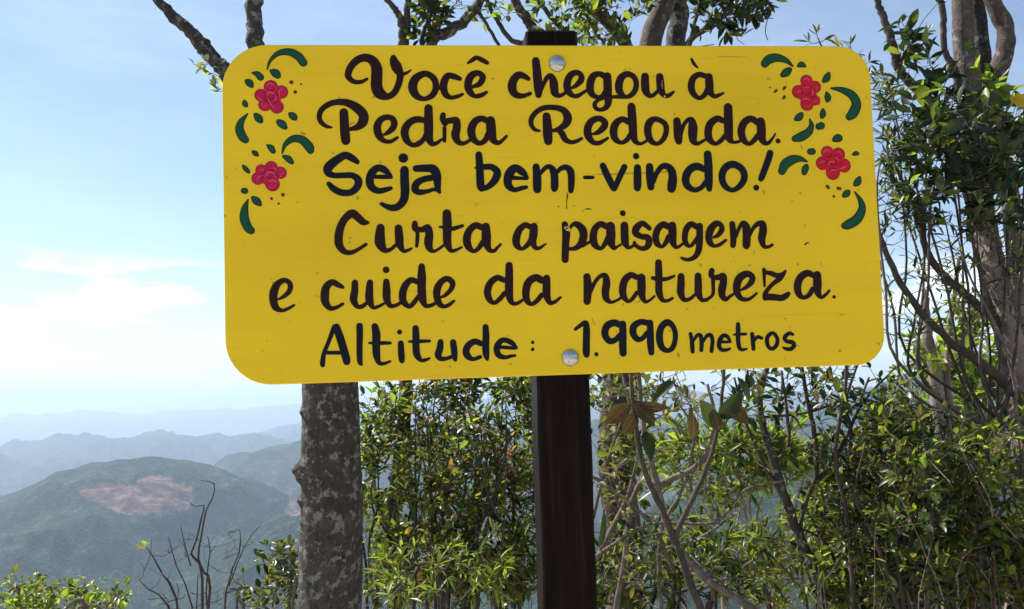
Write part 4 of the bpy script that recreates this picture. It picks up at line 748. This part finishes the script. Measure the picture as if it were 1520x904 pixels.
# dark forked limb crossing the right middle
s = Plant('forked_sapling', 'dark forked sapling leaning left below the right end of the board', 'tree', root_at(1290, 3.1), None, 'twig', 41)
s.limb([s.base, P(1270, 960, 3.1), P(1218, 862, 3.1), P(1198, 822, 3.1), P(1170, 753, 3.1), P(1150, 689, 3.1), P(1134, 637, 3.1), P(1128, 590, 3.1), P(1140, 540, 3.1)], [.030, .024, .021, .019, .017, .015, .013, .011, .009], 'bark_grey', 'trunk', 12)
for pts, rr in [([(1170, 753, 3.1), (1130, 680, 3.1), (1105, 620, 3.1), (1090, 560, 3.1)], (.012, .010, .007, .005)), ([(1150, 689, 3.1), (1170, 660, 3.1), (1168, 610, 3.1), (1160, 550, 3.1)], (.010, .009, .008, .006)),
                ([(1198, 740, 3.1), (1212, 700, 3.1), (1210, 650, 3.1), (1200, 600, 3.1), (1190, 545, 3.1)], (.010, .012, .012, .010, .008)), ([(1218, 862, 3.1), (1190, 800, 3.1), (1198, 740, 3.1), (1230, 690, 3.1), (1260, 640, 3.1), (1290, 560, 3.1)], (.012, .010, .010, .009, .007, .005)),
                ([(1128, 620, 3.1), (1200, 612, 3.1), (1260, 590, 3.1), (1330, 575, 3.1)], (.007, .006, .006, .004)), ([(1258, 700, 3.1), (1263, 640, 3.1), (1256, 600, 3.1), (1266, 560, 3.1), (1290, 500, 3.1)], (.007, .008, .007, .006, .005)), ([(1258, 700, 3.1), (1272, 760, 3.1), (1262, 800, 3.1), (1285, 860, 3.1)], (.007, .008, .008, .009)),
                ([(1240, 690, 3.1), (1280, 600, 3.1), (1330, 545, 3.1)], (.007, .006, .004))]:
    s.limb([P(*q) for q in pts], [q*.75 for q in rr], 'twig', 'branch', 8, .16, 5, 40)
for _ in range(60): s.reach(P(s.rn.uniform(1080, 1330), s.rn.uniform(540, 700), 3.1+s.rn.uniform(-.25, .25)), .0008, .2, rmax=.003)
s.fill([(1150, 590, 80, 50, 3.1, .25, 22), (1250, 590, 60, 50, 3.1, .25, 22), (1120, 640, 30, 40, 3.0, .2, 6), (1230, 680, 40, 50, 3.1, .2, 10)], 2, .045, 'ellip', 'leaf_dark', .5, 2, 1, (['leaf_olive'], .4), .0012, .2)
s.finish(14)
# dense bushes at bottom right
G3 = 'dense dark bushes filling the bottom right corner'
shrub('dark_bush', 'dense dark bush with reddish stems below the right end of the board', G3, 1270, 3.3, 80, 12, 650, 51,
      [(1260, 800, 80, 105, 3.3, .5, 92), (1280, 690, 60, 60, 3.3, .3, 34), (1290, 870, 80, 50, 3.2, .3, 40)], 6, .044, 'ellip', 'leaf_dark', (['leaf_mid', 'leaf_olive', 'leaf_bright', 'leaf_bright'], .72), 'twig', .008)
shrub('dark_bush', 'dark rounded bush with small glossy leaves left of the pale slim trunk', G3, 1365, 3.0, 80, 12, 600, 52,
      [(1360, 750, 80, 125, 3.0, .5, 104), (1340, 630, 50, 50, 3.0, .3, 34), (1380, 860, 90, 60, 2.9, .3, 44)], 6, .040, 'ellip', 'leaf_dark', (['leaf_mid', 'leaf_olive', 'leaf_bright', 'leaf_mid'], .68), 'twig', .008)
shrub('dark_bush', 'dark bush in the bottom right corner under the many-stemmed tree', G3, 1470, 3.1, 80, 12, 600, 53,
      [(1470, 740, 80, 125, 3.1, .5, 84), (1480, 860, 80, 60, 3.0, .3, 50)], 6, .044, 'ellip', 'leaf_dark', (['leaf_mid', 'leaf_bright', 'leaf_olive'], .70), 'twig_red', .008)
shrub('sunlit_bush', 'sunlit yellow-green bush behind the many-stemmed tree at right', None, 1440, 5.6, 110, 10, 520, 54,
      [(1450, 640, 90, 90, 5.6, .6, 80), (1400, 560, 60, 40, 5.6, .4, 24), (1490, 560, 50, 70, 5.6, .4, 24)], 4, .085, 'ellip', 'leaf_bright', (['leaf_mid', 'leaf_olive'], .45), 'bark_pale', .014)
shrub('sunlit_bush', 'sunlit olive bush seen through the gaps behind the forked sapling', None, 1290, 6.2, 90, 8, 640, 55,
      [(1280, 760, 100, 90, 6.2, .5, 60), (1230, 860, 80, 50, 6.0, .4, 24), (1340, 860, 80, 60, 6.0, .4, 24)], 4, .085, 'ellip', 'leaf_olive', (['leaf_mid', 'leaf_bright'], .5), 'bark_pale', .012)
# pale slim trunk
s = Plant('pale_tree', 'slim pale sunlit tree right of the board, leafy yellow-green at mid height', 'tree', root_at(1398, 4.6), None, 'twig_grey', 61)
s.limb([s.base, P(1405, 860, 4.6), P(1402, 740, 4.6), P(1395, 640, 4.6), P(1390, 570, 4.6), P(1378, 500, 4.6), P(1372, 430, 4.6)], [.05, .042, .04, .038, .036, .028, .016], 'bark_pale', 'trunk', 14)
s.limb([P(1402, 740, 4.6), P(1410, 640, 4.6), P(1406, 540, 4.6), P(1412, 470, 4.6), P(1424, 380, 4.6)], [.024, .022, .018, .014, .01], 'bark_pale', 'branch', 10)
s.fill([(1430, 510, 40, 36, 4.6, .3, 18), (1375, 530, 30, 24, 4.6, .3, 10), (1440, 470, 50, 40, 4.6, .3, 10)], 4, .065, 'ellip', 'leaf_bright', .5, 4, 1, (['leaf_olive', 'leaf_mid'], .5))
s.finish(4)
# the many-stemmed tree on the right
b0 = root_at(1480, 3.6)
t = Plant('many_stemmed_tree', 'tall tree of several crooked stems and dense dark leaves at the right edge', 'tree', b0, None, 'twig', 71)
t.limb([np.array(b0)-[0, 0, .1], P(1545, 900, 3.6), P(1535, 700, 3.6), P(1522, 590, 3.6), P(1500, 500, 3.6), P(1478, 420, 3.6), P(1458, 330, 3.6), P(1448, 240, 3.6), P(1436, 120, 3.6), P(1430, 60, 3.6), P(1428, 0, 3.6), P(1425, -80, 3.6)],
       [.11, .085, .075, .066, .062, .058, .054, .050, .048, .042, .040, .036], 'bark_red', 'trunk', 22, .07, 8, 24)
t.limb(PP((1452, 280, 3.7), (1462, 180, 3.7), (1458, 100, 3.7), (1452, 40, 3.7), (1446, -10, 3.7), (1440, -60, 3.7)), [.05, .045, .040, .038, .036, .03], 'bark_grey', 'branch', 16)
t.limb(PP((1462, 260, 3.6), (1470, 160, 3.6), (1480, 110, 3.6), (1492, 75, 3.6), (1492, 40, 3.6), (1478, 12, 3.6), (1470, -20, 3.6), (1470, -70, 3.6)), [.05, .048, .042, .036, .035, .033, .032, .03], 'bark_red', 'branch', 16)
t.limb(PP((1540, 700, 3.7), (1520, 600, 3.7), (1512, 500, 3.7), (1510, 400, 3.7), (1500, 300, 3.7), (1480, 200, 3.7), (1475, 130, 3.7)), [.05, .045, .045, .042, .04, .035, .03], 'bark_pale', 'branch', 14)
t.limb(PP((1530, 640, 3.35), (1516, 560, 3.3), (1502, 492, 3.28), (1484, 440, 3.3), (1468, 380, 3.35), (1452, 335, 3.4), (1446, 290, 3.5)), [.034, .032, .034, .028, .030, .026, .022], 'bark_pale', 'branch', 14)
t.limb(PP((1520, 595, 3.2), (1463, 544, 3.2), (1405, 502, 3.2), (1347, 436, 3.2), (1310, 362, 3.2), (1296, 310, 3.2)), [.020, .018, .014, .013, .011, .007], 'twig', 'branch', 9)
t.limb(PP((1535, 515, 3.3), (1486, 478, 3.3), (1432, 436, 3.3), (1382, 385, 3.3), (1368, 330, 3.3), (1380, 270, 3.3)), [.020, .019, .016, .014, .012, .009], 'twig', 'branch', 9)
t.limb(PP((1450, 320, 3.4), (1400, 180, 3.4), (1362, 132, 3.4), (1335, 104, 3.4), (1327, 73, 3.4), (1315, 35, 3.4), (1302, 0, 3.4), (1290, -40, 3.4)), [.026, .022, .020, .018, .017, .015, .013, .01], 'twig', 'branch', 10)
t.limb(PP((1440, 200, 3.4), (1418, 110, 3.4), (1403, 75, 3.4), (1400, 30, 3.4), (1394, -10, 3.4)), [.022, .015, .012, .012, .012], 'twig', 'branch', 9)
rn = np.random.RandomState(9)
for i in range(20):
    x0 = rn.uniform(1330, 1520); x1 = x0-rn.uniform(-30, 90); x1 = min(max(x1, 1300), 1540); y1 = rn.uniform(170, 420); d = rn.uniform(3.0, 3.7)
    t.limb(PP((1500+rn.uniform(-50, 20), 640, d), (x0, 560+rn.uniform(-40, 30), d), ((x0+x1)/2+rn.uniform(-14, 14), (560+y1)/2, d), (x1, y1, d), (x1-rn.uniform(-20, 30), y1-70, d)), [.007, .006, .005, .004, .002], 'twig' if i % 3 else 'twig_grey', 'branch', 6, .1, 5)
DM = (['leaf_mid', 'leaf_dark', 'leaf_bright'], .25)
t.fill([(1445, 215, 80, 95, 3.2, .5, 64), (1500, 260, 46, 110, 3.3, .5, 36), (1370, 190, 50, 60, 3.2, .3, 14), (1368, 95, 34, 45, 3.2, .2, 9), (1352, 50, 16, 16, 3.2, .2, 3), (1400, 300, 70, 50, 3.2, .3, 20)], 3, .066, 'ellip', 'leaf_dark', .55, 3, 1, DM, .0013)
t.fill([(1330, 260, 28, 70, 3.3, .2, 30), (1315, 130, 22, 40, 3.2, .2, 12), (1330, 200, 30, 30, 3.3, .2, 10), (1345, 330, 40, 30, 3.3, .2, 10)], 3, .052, 'lance', 'leaf_dark', .7, 4, 1, (['leaf_mid'], .3), .0012)
t.fill([(1350, 440, 40, 80, 3.3, .2, 16), (1450, 400, 60, 90, 3.3, .3, 40), (1500, 430, 30, 90, 3.4, .3, 20)], 2, .050, 'lance', 'leaf_dark', .5, 2, 1, (['leaf_mid', 'leaf_bright'], .35), .0012, .2)
for _ in range(75): t.reach(P(t.rn.uniform(1300, 1500), t.rn.uniform(290, 600), 3.2+t.rn.uniform(-.3, .4)), .0008, .16, rmax=.0035)
for q in ((1450, 108), (1462, 120), (1485, 128), (1500, 150), (1505, 135), (1470, 118)):
    c = t.reach(P(q[0], q[1], 3.0), .001); t.dress(c, 3, .050, 'ellip', 'leaf_bright', .3, 4)
for q in ((1500, 142), (1508, 138)): t.leaf(P(q[0], q[1], 2.95), np.array([.3, -.2, -.9]), np.array([-.5, -.8, .3]), .062, 'broad', 'leaf_yellow')
t.finish(20)
# sprigs peeping over the board's top right corner
s = Plant('leafy_sapling', 'leafy sapling whose sprigs peep over the top right corner of the board', 'tree', root_at(1250, 2.9), None, 'twig', 81)
s.limb([s.base, P(1262, 820, 2.9), P(1240, 680, 2.9), P(1256, 560, 2.9), P(1250, 400, 2.9), P(1240, 200, 2.9), P(1225, 90, 2.9), P(1214, 56, 2.9)], [.010, .008, .007, .006, .006, .005, .004, .002], 'twig', 'trunk', 8)
s.limb(PP((1245, 250, 2.9), (1280, 130, 2.9), (1268, 80, 2.9)), [.008, .005, .003], 'twig', 'branch', 7)
for q in ((1212, 50), (1200, 62), (1226, 58), (1262, 66), (1276, 80), (1246, 70), (1290, 92), (1300, 110), (1308, 130), (1302, 180), (1306, 230)):
    c = s.reach(P(q[0], q[1], 2.9), .001); s.dress(c, 1, .042, 'lance', 'leaf_dark', .2, 5, mats=(['leaf_mid'], .5))
for q in ((1315, 600), (1308, 575), (1300, 640), (1322, 655)):
    c = s.reach(P(q[0], q[1], 2.9), .001); s.dress(c, 2, .045, 'ellip', 'leaf_dark', .4, 3)
s.finish(2)
# bottom left
shrub('bright_shrub', 'bright green shrub with rounded leaves in the bottom left corner', 'shrub tops along the bottom left', 60, 3.6, 70, 8, 870, 91,
      [(46, 906, 44, 24, 3.6, .35, 22), (20, 912, 34, 22, 3.6, .3, 10), (48, 872, 22, 8, 3.5, .2, 5)], 4, .036, 'obov', 'leaf_bright', (['leaf_mid'], .45), 'twig_grey', .010, 2, whorl=5, ns=4, tipl=.07)
shrub('bright_shrub', 'smaller bright green shrub between the corner shrub and the bare twigs', 'shrub tops along the bottom left', 135, 3.8, 50, 6, 880, 92,
      [(128, 895, 30, 18, 3.8, .3, 18), (168, 890, 14, 12, 3.8, .2, 7), (110, 880, 14, 10, 3.8, .2, 5)], 4, .036, 'obov', 'leaf_bright', (['leaf_mid', 'leaf_dark'], .5), 'twig_grey', .009, 2, whorl=5, ns=4, tipl=.07)
s = Plant('dead_shrub', 'bare dead shrub with dark crooked twigs against the hazy valley', 'shrub', root_at(290, 2.9), None, 'twig', 95)
for pts, rr in [([(300, 1000, 2.9), (300, 860, 2.9), (292, 832, 2.9), (284, 822, 2.9), (292, 800, 2.9), (300, 765, 2.9), (303, 750, 2.9), (290, 752, 2.9), (281, 745, 2.9)], (.010, .009, .008, .009, .008, .007, .006, .004, .003)),
                ([(300, 1000, 2.9), (312, 872, 2.9), (303, 850, 2.9), (294, 828, 2.9), (299, 795, 2.9), (306, 758, 2.9), (315, 740, 2.9), (318, 718, 2.9), (298, 713, 2.9)], (.010, .010, .009, .010, .006, .006, .005, .005, .003)),
                ([(270, 1000, 2.9), (262, 890, 2.9), (240, 850, 2.9), (226, 825, 2.9), (217, 812, 2.9)], (.010, .009, .007, .005, .004)),
                ([(270, 1000, 2.9), (250, 900, 2.9), (222, 876, 2.9), (206, 860, 2.9)], (.009, .008, .006, .004)),
                ([(330, 1000, 2.9), (335, 880, 2.9), (355, 820, 2.9), (356, 786, 2.9)], (.009, .007, .005, .002)), ([(340, 870, 2.9), (362, 812, 2.9), (384, 782, 2.9)], (.005, .003, .0015)),
                ([(280, 1000, 2.9), (285, 900, 2.9), (262, 840, 2.9), (250, 798, 2.9)], (.008, .006, .004, .002)), ([(283, 840, 2.9), (272, 800, 2.9), (268, 780, 2.9)], (.005, .003, .002)),
                ([(290, 1000, 2.9), (292, 900, 2.9), (294, 850, 2.9)], (.007, .006, .005)), ([(318, 1000, 2.9), (306, 880, 2.9), (312, 820, 2.9), (308, 796, 2.9)], (.007, .006, .004, .002))]:
    s.limb([P(*q) for q in pts], np.interp(np.linspace(0, 1, len(rr)), [0, 1], [rr[0]*.5, .0012]), 'twig', 'branch', 7, .12, 2)
s.limb([s.base, P(300, 1000, 2.9)], [.02, .012], 'twig', 'stem', 8)
for q in ((210, 835), (225, 800), (238, 826), (250, 815), (262, 866), (275, 820), (330, 830), (345, 840), (372, 800), (240, 880), (265, 810), (320, 810), (355, 860), (338, 828), (220, 890), (285, 880), (350, 790), (366, 880), (330, 880), (245, 860)):
    s.reach(P(q[0], q[1], 2.9+s.rn.uniform(-.15, .15)), .0012, .2, rmax=.004)
for _ in range(34):
    s.reach(P(s.rn.uniform(215, 390), s.rn.uniform(790, 905), 2.9+s.rn.uniform(-.2, .2)), .0008, .25, rmax=.003)
for a, b in (((216, 812), (198, 808)), ((216, 811), (210, 794)), ((217, 811), (226, 796)), ((216, 813), (203, 814))):
    s.leaves.append((P(*a, 2.9), orient(P(*b, 2.85)-P(*a, 2.9), np.array([.1, -.5, .8])), .046, 'obov', 0, 'leaf_bright'))
s.finish(8)
shrub('glossy_shrub', 'shrub with shiny dark leaves close to the left side of the lichened trunk', None, 405, 3.3, 45, 7, 815, 96,
      [(420, 845, 30, 34, 3.3, .25, 18), (385, 885, 30, 22, 3.3, .25, 12), (425, 885, 28, 26, 3.3, .25, 14), (418, 815, 12, 10, 3.3, .1, 3)], 3, .040, 'obov', 'leaf_mid', (['leaf_dark'], .5), 'twig_grey', .008, 1, whorl=4, ns=4, tipl=.07)
# ------------------------------------------------------------------ haze
def haze():
    x = 46000.; z0, z1 = -1100., 420.
    v = [(a*x, b*x, c) for c in (z0, z1) for a, b in ((-1, -1), (1, -1), (1, 1), (-1, 1))]
    f = [(3, 2, 1, 0), (4, 5, 6, 7), (0, 1, 5, 4), (1, 2, 6, 5), (2, 3, 7, 6), (3, 0, 4, 7)]
    m = bpy.data.materials.new('haze'); m.use_nodes = True; t = m.node_tree; t.nodes.clear()
    o = t.nodes.new('ShaderNodeOutputMaterial'); p = t.nodes.new('ShaderNodeVolumePrincipled')
    p.inputs['Color'].default_value = (.60, .77, 1.0, 1); p.inputs['Density'].default_value = 1.2e-4; p.inputs['Anisotropy'].default_value = .25
    t.links.new(p.outputs[0], o.inputs['Volume'])
    h = obj('haze', v, f, m, None, False); tag(h, 'pale blue summer haze over the valley', kind='stuff')
haze()
